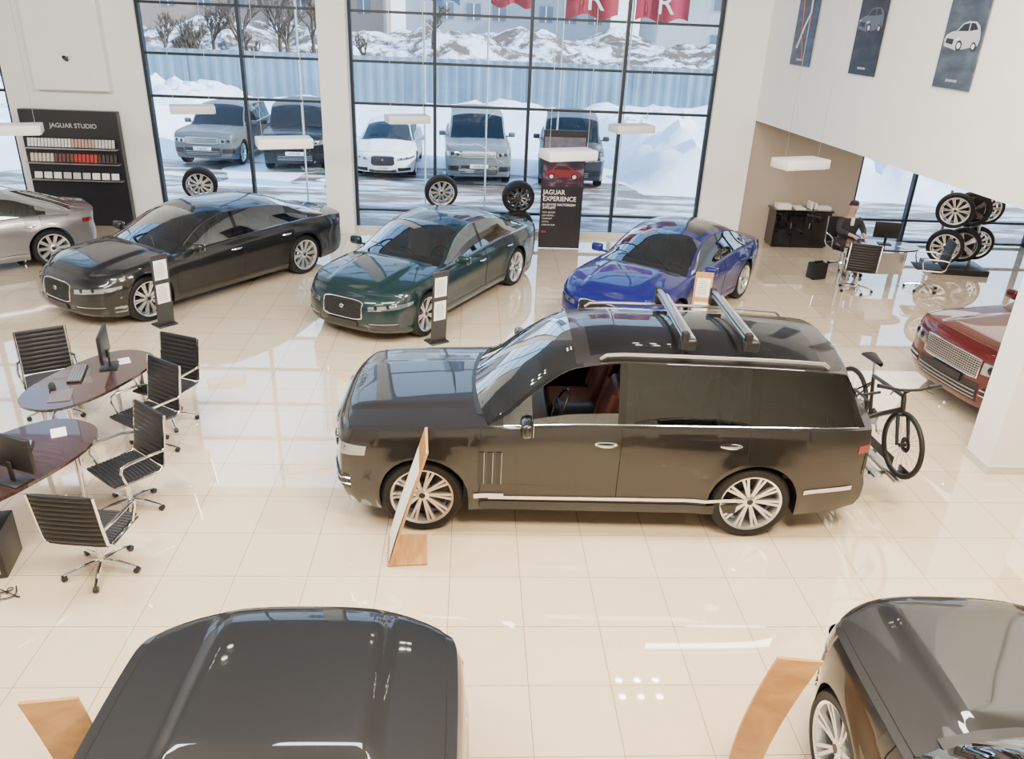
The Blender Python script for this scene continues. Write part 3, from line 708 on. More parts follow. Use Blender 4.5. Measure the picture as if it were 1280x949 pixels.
q.tube([(.43,-.06,.63),(.43,.06,.63)],.02,8); q.tube([(.42,0,.62),(.36,0,.84)],.016,8); q.obj('fork',[bb],bike)
q=M(); q.tube([(.36,0,.84),(.43,0,.90)],.019,8); q.tube([(.40,-.33,.94),(.42,-.10,.90),(.43,0,.90),(.42,.10,.90),(.40,.33,.94)],.017,8)
q.tube([(.40,-.33,.94),(.41,-.20,.92)],.023,8,mi=0); q.tube([(.40,.33,.94),(.41,.20,.92)],.023,8); q.tube([(.43,.17,.90),(.48,.23,.88)],.008,5);q.tube([(.43,-.17,.90),(.48,-.23,.88)],.008,5); q.obj('handlebar',[blackp],bike)
q=M(); q.tube([ST,(-.26,0,.90)],.014,8); q.obj('seat_post',[satin],bike)
q=M(); G=[]
for i in range(9):
    t=i/8; x=-.40+.27*t; w=.07*(1-t)**.8+.02; G.append([Vector((x,w*cos(a),.925+.025*sin(a)+.01*(1-t))) for a in [pi*2*k/10 for k in range(11)]])
q.grid(G); q.obj('saddle',[leather],bike)
q=M(); T=Matrix.Translation(BBk); q.lathe([(.03,.04),(.09,.04),(.09,.045),(.03,.045)],24,mx=T); q.tube([BBk,(-.10,.06,.33),(-.02,.07,.18)],.010,6); q.tube([BBk,(-.10,-.06,.33),(-.18,-.07,.48)],.010,6)
q.box((-.02,.12,.18),(.09,.09,.02),.005,1);q.box((-.18,-.12,.48),(.09,.09,.02),.005,1); q.lathe([(.01,.04),(.05,.04),(.05,.055),(.01,.055)],16,mx=Matrix.Translation((-.54,0,.345)))
q.tube([(-.54,.045,.39),(-.10,.045,.42)],.004,4);q.tube([(-.54,.045,.30),(-.10,.045,.24)],.004,4); q.obj('crankset',[satin],bike)
cr=empty('bicycle_carrier',(4.33,7.24,0),radians(3),'black and silver towbar bicycle carrier behind an SUV','bicycle rack')
q=M(); q.box((0,0,.385),(.10,1.30,.035),.01,2); q.obj('wheel_tray',[satin],cr)
q=M(); q.box((-.16,.0,.385),(.10,1.10,.03),.01,2); q.obj('wheel_tray',[satin],cr)
q=M(); q.tube([(-.48,0,.38),(.10,0,.36)],.03,8); q.tube([(-.22,-.14,.38),(-.22,-.14,1.05),(-.22,.14,1.05),(-.22,.14,.38)],.022,8); q.tube([(-.22,0,1.05),(-.02,0,1.08)],.016,8)
for y in (-.45,.45): q.tube([(-.22,y,.38),(.14,y,.38)],.02,8)
q.obj('carrier_frame',[blackp],cr)
for y in (-.48,.48):
    q=M(); q.box((.15,y,.40),(.03,.20,.07),.01,2); q.obj('carrier_light',[gloss],cr)
q=M(); q.box((.15,0,.39),(.015,.52,.11),.004,1); q.obj('carrier_plate',[blackp],cr)
# ---------------------------------------------------------------- curved oak signs
def oaksign(x,y,rz,h,w,bend,label,shear=lambda t:0,sheet=True,taper=lambda t:1,base=True):
    f=empty('information_stand',(x,y,0),rz,label,'sign stand')
    q=M(); G=[];G2=[]
    for k in range(17):
        t=k/16; xx=bend(t); z=.02+h*t; sy=shear(t); ww=w*taper(t); G.append([Vector((xx,sy-ww/2,z)),Vector((xx,sy+ww/2,z))]); G2.append([Vector((xx+.022,sy-ww/2,z)),Vector((xx+.022,sy+ww/2,z))])
    q.grid(G); q.grid(G2)
    for a in (0,1): q.grid([[G[k][a],G2[k][a]] for k in range(17)])
    q.grid([[G[16][0],G[16][1]],[G2[16][0],G2[16][1]]]); q.obj('curved_board',[oak],f)
    if sheet:
        q=M(); q.grid([[Vector((bend(k/16)-.006,-w/2+.02,.05+h*.95*k/16)),Vector((bend(k/16)-.006,w/2-.008,.05+h*.95*k/16))] for k in range(17)]); q.obj('info_sheet',[paper],f)
    if base: q=M(); q.box((.16,0,.015),(.36,w*.95,.03),.005,1); q.obj('base_plate',[oak],f)
    return f
oaksign(-.69,5.92,radians(4),1.15,.46,lambda t:.33*t**1.1,'curved oak sign with white sheet in front of an SUV')
oaksign(1.84,3.52,radians(83),.90,.28,lambda t:.16*t*t,'bent oak sign stand beside a black SUV',shear=lambda t:-.26*t*t,sheet=False,taper=lambda t:.7+.3*t,base=False)
oaksign(-2.10,3.22,radians(97),.90,.31,lambda t:.16*t*t,'bent oak sign stand beside a black SUV',shear=lambda t:.22*t*t,sheet=False,taper=lambda t:.7+.3*t,base=False)
def pricestand(x,y,rz,m,h,label):
    f=empty('price_stand',(x,y,0),rz,label,'sign stand')
    q=M(); q.box((0,0,h/2+.01),(.26,.02,h),.004,1,mx=Matrix.Rotation(radians(4),4,'X')); q.obj('board',[m],f)
    q=M(); q.box((0,.05,.012),(.30,.26,.024),.006,1); q.obj('base_plate',[m],f)
    for zz in (h*.80,h*.47):
        q=M(); q.box((0,-.013,zz),(.20,.003,.30),mx=Matrix.Rotation(radians(4),4,'X')); o=q.obj('price_sheet',[paper],f)
        q=M()
        for k in range(7): q.box((-.01,-.0155,zz+.10-.033*k),(.14 if k else .10,.001,.006),mx=Matrix.Rotation(radians(4),4,'X'))
        q.obj('printed_lines',[blackp],o)
pricestand(-4.60,11.42,radians(48),mat('stand_dark',(.02,.02,.024),.3),1.12,'dark price stand with white sheets by a black sedan')
pricestand(-.46,10.95,radians(34),MATS['stand_dark'],1.12,'dark price stand with white sheets by a green sedan')
pricestand(3.48,11.15,radians(-10),oak,1.15,'oak price stand with white sheet by a blue sedan')
# ---------------------------------------------------------------- banner board
lg=mat('letter_grey',(.55,.56,.58),.4)
f=empty('promo_banner',(1.86,16.30,0),0,'tall black promotional board with sports photo and white lettering','banner')
q=M(); q.box((0,0,1.22),(.87,.06,2.4),.005,1); q.obj('board',[mat('banner_black',(.010,.009,.013),.4)],f)
def photomat(name,c1,c2,c3,sc=2.5):
    m=mat(name,c1,.35); nt=m.node_tree; b=nt.nodes['Principled BSDF']; tc=nt.nodes.new('ShaderNodeTexCoord'); n=nt.nodes.new('ShaderNodeTexNoise'); n.inputs['Scale'].default_value=sc; n.inputs['Detail'].default_value=2
    mp=nt.nodes.new('ShaderNodeMapping'); mp.inputs['Scale'].default_value=(1,1,2.4); r=nt.nodes.new('ShaderNodeValToRGB'); r.color_ramp.elements[0].color=(*c1,1); r.color_ramp.elements[0].position=.35; r.color_ramp.elements[1].color=(*c3,1); r.color_ramp.elements[1].position=.68
    e=r.color_ramp.elements.new(.52); e.color=(*c2,1)
    for a,c in ((tc.outputs['Object'],mp.inputs[0]),(mp.outputs[0],n.inputs['Vector']),(n.outputs['Fac'],r.inputs[0]),(r.outputs[0],b.inputs['Base Color'])): nt.links.new(a,c)
    return m
q=M(); q.box((0,-.033,1.80),(.83,.004,.98)); q.obj('photo_print',[photomat('photo_dusk',(.012,.012,.03),(.05,.015,.03),(.12,.14,.22),3.2)],f)
q=M(); q.box((0,-.034,2.18),(.83,.004,.22)); q.obj('photo_sky',[mat('print_sky',(.10,.10,.15),.4,nz=.4,nscale=5)],f)
q=M(); q.add([(-.36,-.037,1.50),(.34,-.037,1.50),(.36,-.037,1.60),(.22,-.037,1.65),(.08,-.037,1.74),(-.14,-.037,1.74),(-.24,-.037,1.65),(-.37,-.037,1.60)],[tuple(range(8))])
q.add([(-.20,-.038,1.65),(-.12,-.038,1.72),(.07,-.038,1.72),(.18,-.038,1.65)],[(0,1,2,3)],1)
for xx in (-.24,.23): q.lathe([(0,0),(.065,0)],16,mi=1,mx=Matrix.Translation((xx,-.039,1.51))); q.lathe([(0,0),(.04,0)],16,mi=2,mx=Matrix.Translation((xx,-.040,1.51)))
q.obj('printed_car',[mat('print_carred',(.16,.012,.02),.4),blackp,lg],f,smooth=0)
text('JAGUAR\nEXPERIENCE',.135,(-.39,-.035,1.12),(pi/2,0,0),white,f,'banner_lettering','LEFT',sx=.92)
text('В ЦЕНТРЕ НАСТОЯЩИХ\nЭМОЦИЙ',.062,(-.39,-.035,.90),(pi/2,0,0),white,f,'banner_lettering','LEFT',sx=.95)
for k in range(5): text(('ТЕСТ-ДРАЙВ','ДИНАМИКА','КОМФОРТ','СТИЛЬ','8 800 200 18 00')[k],.042,(-.39,-.035,.77-.065*k),(pi/2,0,0),lg,f,'banner_lettering','LEFT')
text('2016',.05,(-.39,-.035,.36),(pi/2,0,0),mat('letter_red',(.6,.05,.06),.4),f,'banner_lettering','LEFT')
# ---------------------------------------------------------------- studio panel
f=empty('sample_display_wall',(-8.22,17.10,0),0,'black wall display with leather and paint samples','display')
q=M(); q.box((0,.1,1.18),(1.95,.16,2.36),.005,1); q.obj('back_panel',[mat('studio_black',(.012,.012,.016),.35)],f)
text('JAGUAR STUDIO',.125,(.08,.012,2.06),(pi/2,0,0),lg,f,'panel_lettering')
for z in (1.62,1.32,.98):
    q=M(); q.box((0,-.05,z),(1.85,.16,.02)); q.obj('shelf',[satin],f)
rows=[(1.64,[(.75,.75,.74),(.7,.7,.7),(.5,.3,.25),(.6,.6,.62)],26,.17,'colour samples on the upper shelf'),(1.34,[(.6,.5,.42),(.12,.05,.04),(.4,.03,.03),(.05,.03,.03)],22,.17,'leather samples on the middle shelf'),(1.00,[(.8,.8,.8),(.5,.5,.5),(.8,.8,.8)],9,.13,'sample cards on the lower shelf')]
for z,cs,n,h,g in rows:
    for i in range(n):
        c_=cs[min(len(cs)-1,int(i*len(cs)/n))]; q=M(); q.box((0,0,h/2),(1.75/n*.8,.02,h),.006,1,mx=Matrix.Rotation(radians(-14),4,'X'))
        q.obj('color_sample',[mat('sample_%d_%d_%d'%tuple(int(v*100) for v in c_),c_,.4)],loc=(-8.22-.87+1.75*(i+.5)/n,17.03,z+.005),label='small upholstery or paint sample plate standing on shelf',cat='sample',group=g)
q=M(); q.box((0,0,0),(.06,.16,.06),.01,2,mx=Matrix.Rotation(radians(-25),4,'X')); q.cyl((0,.06,0),(0,.11,.03),.012,n=8); q.obj('security_camera',[blackp],loc=(-8.0,17.02,3.35),label='small dark security camera fixed on white wall',cat='camera')
# ---------------------------------------------------------------- posters on gallery wall
pang=atan2(-(WY-9.12),.6)
for i,(y,cs) in enumerate(((15.65,((.01,.025,.07),(.02,.05,.12),(.05,.09,.18))),(13.40,((.005,.008,.016),(.012,.016,.026),(.03,.04,.06))),(11.05,((.035,.045,.065),(.06,.075,.10),(.10,.12,.15))))):
    x=6+.0729*(WY-y)-.02
    f=empty('wall_poster',(x,y,3.82),pang,'tall dark car poster hanging on white gallery wall','poster')
    q=M(); q.box((0,-.01,.95),(.80,.02,1.9)); q.obj('poster_print',[photomat('poster%d'%i,*cs)],f)
    if i!=0:
        zc=.50 if i==2 else .66
        body=mat('print_silver',(.50,.53,.58),.4) if i==2 else mat('print_dim',(.10,.12,.16),.4)
        def P2(pts,mi,yy): q.add([(a,yy,b+zc) for a,b in pts],[tuple(range(len(pts)))],mi)
        q=M(); P2([(-.35,.02),(-.37,.10),(-.34,.16),(-.24,.20),(-.14,.215),(-.03,.31),(.08,.335),(.22,.33),(.31,.28),(.35,.20),(.365,.12),(.35,.05),(.10,.0),(-.1,-.02)],0,-.024)
        P2([(-.12,.21),(-.02,.295),(.10,.315),(.10,.215)],1,-.025); P2([(.12,.215),(.12,.315),(.21,.31),(.29,.24)],1,-.025)
        P2([(-.33,.06),(-.32,.12),(-.16,.11),(-.17,.04)],1,-.025); P2([(-.13,.10),(-.12,.125),(-.02,.14),(-.05,.105)],2,-.026); P2([(-.35,.125),(-.34,.145),(-.29,.15),(-.30,.13)],2,-.026)
        for xx,r_ in ((-.03,.065),(.27,.055)):
            q.lathe([(0,0),(r_,0)],18,mi=1,mx=Matrix.Translation((xx,-.026,.035+zc))); q.lathe([(0,0),(r_*.6,0)],18,mi=2,mx=Matrix.Translation((xx,-.027,.035+zc)))
        q.obj('printed_car',[body,blackp,mat('print_white',(.8,.8,.82),.4) if i==2 else lg],f,smooth=0)
    else:
        q=M(); q.tube([(-.2,-.022,.3),(.0,-.022,.7),(.15,-.022,.9),(.1,-.022,1.5)],.02,6); q.obj('printed_streak',[lg],f)
        q=M(); q.tube([(.1,-.022,.1),(-.1,-.022,.6),(-.2,-.022,1.2)],.012,6); q.obj('printed_streak',[mat('print_orange',(.35,.10,.05),.4)],f)
    text('JAGUAR.RU',.045,(0,-.026,.10),(pi/2,0,0),lg,f,'poster_lettering')
# ---------------------------------------------------------------- pendant lamps
lm=mat('lamp_housing',(.62,.62,.61),.4); le=mat('lamp_diffuser',(1,.95,.85),.4,emit=1.2)
for (x,y) in ((-5.03,15.1),(-2.68,11.73),(-1.17,14.8),(1.37,11.5),(2.84,14.56),(4.72,11.4),(-6.62,12.1)):
    f=empty('pendant_lamp',(x,y,2.72),radians(20),'flat white rectangular pendant lamp on thin cables','lamp')
    q=M(); q.box((0,0,0),(.76,.38,.13),.012,2); q.obj('lamp_housing',[lm],f)
    q=M(); q.box((0,0,-.068),(.70,.30,.01)); q.obj('lamp_diffuser',[le],f)
    for xx in (-.3,.3): q=M(); q.cyl((xx,0,.06),(xx,0,4.28),.003,n=5); q.obj('cable',[satin],f)
# ---------------------------------------------------------------- chairs
def ribbed(w,l,T,m,th=.03,ribs=13):
    G=[];G2=[];n=ribs*6
    for i in range(n+1):
        t=i/n; a=.012*abs(sin(pi*ribs*t)); u=[]; d=[]
        for j in range(7):
            s_=j/6*2-1; e=1-.5*abs(s_)**8
            u.append(Vector((s_*w/2,t*l,th/2*e+a*e))); d.append(Vector((s_*w/2,t*l,-th/2*e-a*.6*e)))
        G.append(u);G2.append(d)
    m.grid(G,mx=T); m.grid(G2,mx=T)
    for j in (0,6): m.grid([[G[i][j],G2[i][j]] for i in range(n+1)],mx=T)
    for i in (0,n): m.grid([G[i],G2[i]],mx=T)
ch=empty('office_chair',(-3.50,8.36,0),radians(158),'black ribbed leather office chair with chrome frame','chair',group='office chairs at the desks')
q=M(); ribbed(.50,.47,Matrix.Translation((0,-.24,.45)),q); q.obj('seat',[leather],ch)
q=M(); ribbed(.50,.51,Matrix.Translation((0,-.25,.48))@Matrix.Rotation(radians(100),4,'X'),q,ribs=10); q.obj('backrest',[leather],ch)
for s_ in (1,-1):
    q=M(); x=.265*s_
    q.tube([(x,.21,.43),(x,.10,.435),(x,-.20,.435),(x,-.26,.48),(x,-.29,.66),(x,-.335,.98)],.012,8); q.obj('side_frame',[chrome],ch)
    q=M(); q.tube([(x,-.28,.64),(x+.03*s_,-.16,.66),(x+.035*s_,.08,.66),(x+.03*s_,.15,.64),(x+.02*s_,.16,.58),(x,.12,.45)],.014,8); q.obj('armrest',[chrome],ch)
q=M(); q.cyl((0,0,.08),(0,0,.28),.028,n=14); q.cyl((0,0,.28),(0,0,.42),.018,n=12); q.box((0,0,.42),(.49,.06,.02),.005,1); q.box((0,0,.41),(.16,.2,.03),.01,1); q.obj('column',[chrome],ch)
q=M()
for k in range(5):
    a=2*pi*k/5; q.tube([(0,0,.11),(.16*cos(a),.16*sin(a),.095),(.30*cos(a),.30*sin(a),.055)],[.022,.018,.013],8)
q.obj('star_base',[chrome],ch)
for k in range(5):
    a=2*pi*k/5; q=M(); q.cyl((.30*cos(a)-.02*sin(a),.30*sin(a)+.02*cos(a),.027),(.30*cos(a)+.02*sin(a),.30*sin(a)-.02*cos(a),.027),.026,n=14); q.obj('caster',[blackp],ch)
dup(ch,(-3.48,7.66,0),radians(146)); dup(ch,(-3.26,6.58,0),radians(140)); dup(ch,(-3.14,5.65,0),radians(-6)); dup(ch,(-4.83,8.48,0),radians(-150))
dup(ch,(7.25,13.9,0),radians(-20)); dup(ch,(8.65,14.1,0),radians(75)); dup(ch,(7.58,15.42,0),radians(178),'black ribbed leather office chair occupied by seated person')
# ---------------------------------------------------------------- desks
def desk(x,y,rz,l,w,label,panel=False):
    f=empty('oval_desk',(x,y,0),rz,label,'desk')
    pts=[]
    for k in range(48):
        a=2*pi*k/48; e=.8; pts.append((l/2*abs(cos(a))**e*(1 if cos(a)>=0 else -1),w/2*abs(sin(a))**e*(1 if sin(a)>=0 else -1)))
    q=M(); q.prism(pts,.715,.745); q.obj('desktop',[darkwood],f,smooth=30)
    for lx,ly in ((-l*.32,-w*.22),(-l*.32,w*.22),(l*.32,-w*.22),(l*.32,w*.22)):
        q=M(); q.cyl((lx,ly,.715),(lx,ly,.012),.035,.022,n=16); q.cyl((lx,ly,.0),(lx,ly,.014),.03,n=16); q.obj('leg',[chrome],f)
    if panel:
        q=M(); q.grid([[Vector((-l*.3+l*.6*i/10,-w*.30-.06*(1-(i/5-1)**2),.25+.42*j)) for j in (0,1)] for i in range(11)]); q.obj('modesty_panel',[satin],f)
    return f
desk(-4.12,7.98,radians(70),1.60,.84,'dark wood oval desk with chrome legs')
desk(-4.12,6.16,radians(66),1.80,1.0,'dark wood oval desk with monitor and papers')
desk(7.80,14.5,radians(-5),1.55,.8,'dark oval desk with metal panel and seated clerk',True)
scr=mat('screen_dark',(.012,.014,.018),.12)
def monitor(x,y,rz,z=.745,label='black flat monitor on stand',s_=1):
    f=empty('computer_monitor',(x,y,z),rz,label,'monitor')
    q=M(); q.box((0,.01,.28*s_),(.50*s_,.035,.32*s_),.008,2); q.obj('monitor_housing',[blackp],f)
    q=M(); q.box((0,-.010,.28*s_),(.47*s_,.004,.28*s_)); q.obj('screen',[scr],f)
    q=M(); q.box((0,.04,.10),(.05,.02,.2),.004,1); q.box((0,.03,.008),(.24,.18,.014),.006,2); q.obj('monitor_stand',[blackp],f)
def keyboard(x,y,rz,z=.752):
    f=empty('keyboard',(x,y,z),rz,'dark computer keyboard on the desk','keyboard')
    q=M(); q.box((0,0,.005),(.44,.15,.016),.004,1); q.obj('keyboard_case',[blackp],f)
    q=M()
    for r in range(5):
        for k in range(14): q.box((-.20+.0305*k,-.055+.0275*r,.017),(.024,.021,.008))
    q.obj('keys',[mat('key_grey',(.16,.17,.19),.5)],f,smooth=0)
def sheet(x,y,rz,w=.21,l=.297,m=None,z=.748,label='sheet of paper on the desk',n='paper_sheet'):
    q=M(); q.box((0,0,0),(w,l,.004)); q.obj(n,[m or paper],loc=(x,y,z+.001),rot=(0,0,rz),label=label,cat='paper')
monitor(-4.06,8.26,radians(-75)); keyboard(-4.28,8.04,radians(-75)); sheet(-4.22,7.52,.3,m=mat('brochure_dark',(.12,.10,.10),.3),label='dark brochure on the desk'); sheet(-3.93,8.42,.5,.12,.17,label='small note sheet on the desk')
monitor(-3.84,5.92,radians(158),label='black flat monitor seen from behind on stand'); keyboard(-4.2,6.42,radians(20)); sheet(-3.88,6.74,.5,.13,.19,label='white sheet of paper near keyboard'); sheet(-4.5,6.1,.4,.3,.2,label='paper stack beside a monitor')
monitor(7.98,14.6,radians(168),s_=.95); sheet(8.25,14.35,.3,.15,.2); sheet(7.4,14.4,.2,.15,.2)
q=M(); q.box((0,0,.012),(.07,.16,.025),.01,2); q.box((0,0,.032),(.045,.17,.02),.009,2); q.obj('telephone',[blackp],loc=(-4.38,7.68,.747),rot=(0,0,.5),label='black desk telephone lying on oval desk',cat='telephone')
q=M(); q.box((0,0,.21),(.19,.42,.42),.01,2); q.box((0,-.212,.30),(.16,.004,.10),mi=1); q.box((0,-.212,.10),(.10,.004,.10),mi=1); q.obj('computer_tower',[blackp,satin],loc=(-4.02,5.72,0),rot=(0,0,.2),label='black computer tower under the desk',cat='computer')
q=M()
for k in range(4):
    pts=[]
    for i in range(24):
        t=i/23; pts.append((-4.15+.45*t+.08*sin(9*t+k),5.38-.05*k+.10*sin(5*t+k*2),.012+.02*(sin(7*t+k)**2)))
    q.tube(pts,.006,6)
q.obj('cable_tangle',[blackp],label='tangle of black cables on the floor under desk',cat='cable',kind='stuff')
# ---------------------------------------------------------------- cabinet
f=empty('low_cabinet',(7.28,17.08,0),0,'glossy black low cabinet against the wall','cabinet')
q=M(); q.box((0,0,.42),(1.25,.46,.76),.005,1); q.box((0,0,.82),(1.31,.50,.04),.004,1); q.box((0,.02,.02),(1.2,.4,.05)); q.obj('body',[gloss],f)
for k in range(3):
    q=M(); q.box((-.41+.41*k,-.238,.42),(.395,.014,.70),.003,1); d=q.obj('door',[gloss],f)
    q=M(); q.cyl((-.41+.41*k+.15,-.255,.45),(-.41+.41*k+.15,-.255,.57),.006,n=8); q.obj('handle',[chrome],d)
for i,(x,h,w,l) in enumerate(((6.85,.10,.30,.22),(7.2,.04,.22,.3),(7.45,.17,.05,.22),(7.55,.14,.05,.2),(7.75,.06,.3,.22))):
    q=M()
    n=max(2,int(h/.012)) if w>.1 else 1
    for k in range(n): q.box((random.uniform(-.006,.006),random.uniform(-.006,.006),h*(k+.5)/n),(w,l,h/n*.9))
    q.obj('paper_stack' if w>.1 else 'binder',[paper],loc=(x,17.05,.84),label='stack of white brochures on black cabinet' if w>.1 else 'white binder standing on black cabinet',cat='paper' if w>.1 else 'binder',smooth=0)
q=M(); q.box((0,0,.16),(.32,.24,.32),.03,2); q.box((0,0,.34),(.2,.03,.04),.01,1); q.obj('bag',[leather],loc=(6.80,14.65,0),rot=(0,0,.3),label='black leather bag standing on the floor by desk',cat='bag')
# ---------------------------------------------------------------- wheel displays
f=empty('wheel_display_rack',(10.05,15.45,0),radians(-8),'dark display rack carrying alloy wheels','display rack')
q=M(); q.box((0,0,.06),(1.10,.8,.12),.01,2); q.obj('rack_base',[blackp],f)
for x in (-.36,.36): q=M(); q.cyl((x,.16,.1),(x,.16,1.6),.03,n=12); q.obj('rack_post',[satin],f)
for z in (.52,1.28): q=M(); q.tube([(-.5,.16,z),(.5,.16,z)],.02,8); q.obj('rack_rail',[satin],f)
k=0
for z in (.50,1.24):
    for x in (-.36,.08,.44):
        p=Matrix.Rotation(radians(-8),4,'Z')@Vector((x,-.18 if x<-.1 else (.06 if x<.3 else .30),0))
        o=add_wheel(None,(10.05+p.x,15.45+p.y,z+.03),0,.35,.2,(10,5,10)[k%3],('twin','single','twin')[k%3],rimm if k!=4 else rimd,name='display_wheel',rot=(0,0,radians(150+(20 if x>.3 else 0))),label='polished alloy wheel with tire on display rack',category='wheel',group='wheels on the display rack'); k+=1
for (x,zt,lo) in ((-5.6,1.05,False),(-.64,1.05,False),(.985,.98,True)):
    f=empty('wheel_stand',(x,16.72,0),0,'slim black stand holding an alloy wheel by the window','display stand')
    q=M(); q.box((0,.1,.02),(.5,.4,.04),.008,1); q.obj('stand_base',[blackp],f)
    q=M(); q.cyl((0,.13,.03),(0,.13,zt),.025,n=12); q.tube([(0,.13,zt),(0,-.02,zt)],.025,8); 
    if lo: q.tube([(0,.13,.38),(0,-.02,.38)],.025,8)
    q.obj('stand_post',[satin],f)
    for z in ([zt,.38] if lo else [zt]):
        add_wheel(None,(x,16.70,z),0,.345,.22,10,'twin',rimd if lo else rimm,name='display_wheel',rot=(radians(-12),0,radians(190)),label='alloy wheel with black tire on a window stand',category='wheel')
# ---------------------------------------------------------------- person
def skin(name,V,E,m,parent,sub=2):
    me=bpy.data.meshes.new(name); me.from_pydata([v[0] for v in V],E,[]); me.materials.append(m)
    o=bpy.data.objects.new(name,me); COL.objects.link(o); md=o.modifiers.new('Skin','SKIN'); md.use_smooth_shade=True
    for i,v in enumerate(V):
        r=v[1]; me.skin_vertices[0].data[i].radius=(r,r) if not isinstance(r,tuple) else r
    me.skin_vertices[0].data[0].use_root=True
    s_=o.modifiers.new('Sub','SUBSURF'); s_.levels=sub; s_.render_levels=sub
    if parent: o.parent=parent
    return o
skinm=mat('skin',(.60,.36,.27),.5); suit=mat('suit_black',(.02,.021,.026),.75); hairm=mat('dark_hair',(.03,.02,.015),.6)
pe=empty('person',(7.58,15.36,0),radians(4),'seated person in dark suit and white shirt working at desk','person')
V=[((0,0,.52),(.15,.12)),((0,0,.70),(.15,.11)),((0,-.03,.92),(.17,.12)),((0,-.03,1.07),.075),((0,-.05,1.16),.055),((0,-.075,1.26),(.075,.09)),((0,-.065,1.35),(.07,.08))]
E=[(0,1),(1,2),(2,3),(3,4),(4,5),(5,6)]
for s_ in (1,-1):
    b=len(V); V+=[((.18*s_,-.03,1.02),.062),((.25*s_,-.14,.83),.046),((.13*s_,-.40,.80),.032),((.11*s_,-.47,.795),(.038,.02))]; E+=[(2,b),(b,b+1),(b+1,b+2),(b+2,b+3)]
    for k in range(4):
        n=len(V); x=.11*s_+(-.03+.02*k); V+=[((x,-.51,.80),.0095),((x,-.545+.006*abs(k-1.5),.792),.0085),((x,-.57+.008*abs(k-1.5),.775),.0075)]; E+=[(b+3,n),(n,n+1),(n+1,n+2)]
    n=len(V); V+=[((.11*s_-.04*s_,-.46,.79),.010),((.11*s_-.06*s_,-.495,.78),.009)]; E+=[(b+3,n),(n,n+1)]
    b=len(V); V+=[((.10*s_,-.03,.51),.09),((.13*s_,-.42,.52),.065),((.13*s_,-.44,.12),.045),((.13*s_,-.56,.05),.04)]; E+=[(0,b),(b,b+1),(b+1,b+2),(b+2,b+3)]
body=skin('body',V,E,skinm,pe)
JV=[((0,0,.54),(.175,.15)),((0,0,.70),(.175,.14)),((0,-.03,.92),(.195,.15)),((0,-.03,1.05),(.10,.09))];JE=[(0,1),(1,2),(2,3)]
for s_ in (1,-1):
    b=len(JV); JV+=[((.19*s_,-.03,1.01),.082),((.265*s_,-.14,.83),.062),((.15*s_,-.37,.805),.045)]; JE+=[(2,b),(b,b+1),(b+1,b+2)]
skin('jacket',JV,JE,suit,pe)
TV=[((0,0,.52),(.17,.13))];TE=[]
for s_ in (1,-1):
    b=len(TV); TV+=[((.10*s_,-.05,.52),.10),((.13*s_,-.42,.53),.082),((.13*s_,-.44,.12),.06)]; TE+=[(0,b),(b,b+1),(b+1,b+2)]
skin('trousers',TV,TE,suit,pe)
q=M(); q.box((0,-.115,1.0),(.07,.07,.16),.02,2); q.obj('shirt',[paper],pe)
for s_ in (1,-1): q=M(); q.box((.13*s_,-.50,.04),(.095,.26,.08),.03,3); q.obj('shoe',[gloss],pe)
q=M(); G=[]
for i in range(9):
    th=pi*.62*i/8; G.append([Vector((.088*sin(th)*cos(a),-.045+.105*sin(th)*sin(a),1.315+.10*cos(th)+ (0 if sin(a)>-.3 else .045*i/8))) for a in [2*pi*k/20 for k in range(21)]])
q.grid(G); q.obj('hair',[hairm],pe)
for s_ in (1,-1):
    q=M(); q.lathe([(0,.012),(.008,.009),(.012,0)],12,mi=0,mx=Matrix.Translation((.03*s_,-.150,1.30))@Matrix.Rotation(pi,4,'Z')); q.lathe([(0,.014),(.005,.013),(.006,.01)],10,mi=1,mx=Matrix.Translation((.03*s_,-.150,1.30))@Matrix.Rotation(pi,4,'Z'))
    q.obj('eye',[paper,hairm],pe)
    q=M(); q.tube([(.083*s_,-.06,1.31),(.092*s_,-.055,1.29),(.083*s_,-.065,1.255)],[.01,.013,.008],8); q.obj('ear',[skinm],pe)
q=M(); q.tube([(0,-.155,1.30),(0,-.175,1.265),(0,-.16,1.255)],[.008,.014,.010],8); q.obj('nose',[skinm],pe)
q=M(); q.tube([(-.022,-.148,1.228),(0,-.158,1.226),(.022,-.148,1.228)],[.003,.005,.003],6); q.obj('mouth',[mat('lips',(.40,.14,.12),.5)],pe)
# ---------------------------------------------------------------- ceiling spots
ce=mat('spot_glow',(1,.93,.8),.4,emit=40)
for (x,y) in ((-.6,11.0),(3.3,10.6),(-4.6,10.6)):
    for i in range(3):
        for j in range(2):
            f=empty('ceiling_spotlight',(x+.35*i-.35,y+.4*j,7),0,'small round ceiling spotlight with bright lens','lamp',group='ceiling spotlights')
            q=M(); q.lathe([(.06,0),(.09,0),(.09,-.12),(.075,-.14),(.065,-.05)],20,mx=Matrix.Rotation(pi/2,4,'X')); q.v=[(a,b,-abs(c)) for a,b,c in q.v]; q.obj('spotlight_housing',[lm],f)
            q=M(); q.lathe([(0,.0),(.07,.0)],20,mx=Matrix.Translation((0,0,-.10))@Matrix.Rotation(pi/2,4,'X')); q.obj('spotlight_lens',[ce],f)
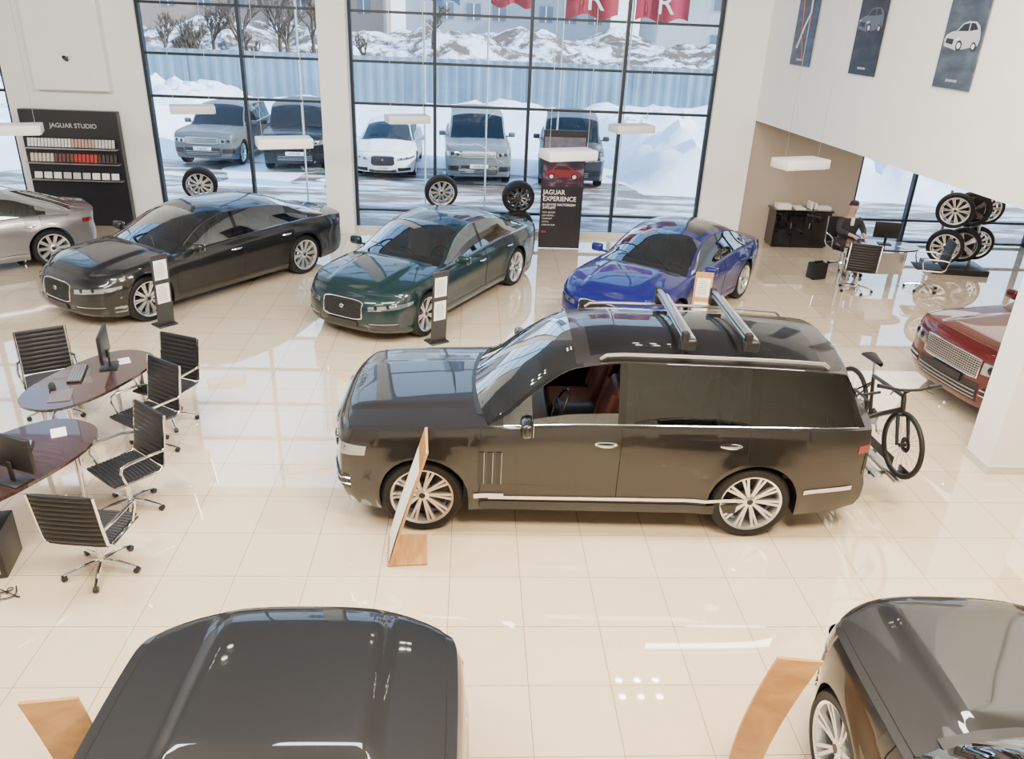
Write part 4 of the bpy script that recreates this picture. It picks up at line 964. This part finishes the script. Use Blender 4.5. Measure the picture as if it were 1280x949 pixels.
# ---------------------------------------------------------------- lights
def area(loc,size,sy,power,col,rot=(0,0,0)):
    l=bpy.data.lights.new('area','AREA'); l.shape='RECTANGLE'; l.size=size; l.size_y=sy; l.energy=power; l.color=col
    o=bpy.data.objects.new('added_area_light',l); COL.objects.link(o); o.location=loc; o.rotation_euler=rot  # soft light added to brighten the room, no fixture hangs there
area((-3.5,2.6,6.9),3,2,640,(1,.85,.62)); area((2.8,2.6,6.9),3,2,1200,(1,.80,.50))
tl=(radians(30),0,0)
area((-5.5,6.4,6.7),3.5,1.2,640,(1,.97,.93),tl); area((-.5,6.4,6.7),3.5,1.2,600,(1,.96,.90),tl); area((4.2,6.4,6.7),2.5,1.2,680,(1,.91,.78),tl)
area((10,10.5,2.58),4,4,130,(1,.88,.70)); area((9,15,2.58),2.5,2,45,(1,.9,.8))
s=bpy.data.lights.new('sun','SUN'); s.energy=11; s.angle=radians(1); s.color=(1,.95,.88)
so=bpy.data.objects.new('sun',s); COL.objects.link(so); so.rotation_euler=Vector((-1,.25,-.60)).to_track_quat('-Z','Y').to_euler()
w=bpy.data.worlds.new('World'); SC.world=w; w.use_nodes=True; nt=w.node_tree; bg=nt.nodes['Background']
tc=nt.nodes.new('ShaderNodeTexCoord'); sx=nt.nodes.new('ShaderNodeSeparateXYZ'); rp=nt.nodes.new('ShaderNodeValToRGB')
rp.color_ramp.elements[0].color=(.70,.86,1,1); rp.color_ramp.elements[1].color=(.30,.52,.92,1); rp.color_ramp.elements[1].position=.7
nt.links.new(tc.outputs['Generated'],sx.inputs[0]); nt.links.new(sx.outputs['Z'],rp.inputs[0]); nt.links.new(rp.outputs[0],bg.inputs['Color']); bg.inputs['Strength'].default_value=3.8
# ---------------------------------------------------------------- camera
f_px=985; pitch=radians(25.1); yaw=radians(3.5); roll=radians(2.48)
fw=Vector((sin(yaw)*cos(pitch),cos(yaw)*cos(pitch),-sin(pitch))); rt=Vector((cos(yaw),-sin(yaw),0)); up=rt.cross(fw)
xi=rt*cos(roll)+up*sin(roll); yi=up*cos(roll)-rt*sin(roll)
cam=bpy.data.cameras.new('camera'); co=bpy.data.objects.new('camera',cam); COL.objects.link(co)
Mx=Matrix((xi,yi,-fw)).transposed().to_4x4(); Mx.translation=Vector((0,0,4.55)); co.matrix_world=Mx
cam.sensor_width=36; cam.lens=f_px/1280*36; cam.clip_end=300; cam.clip_start=.05
SC.camera=co
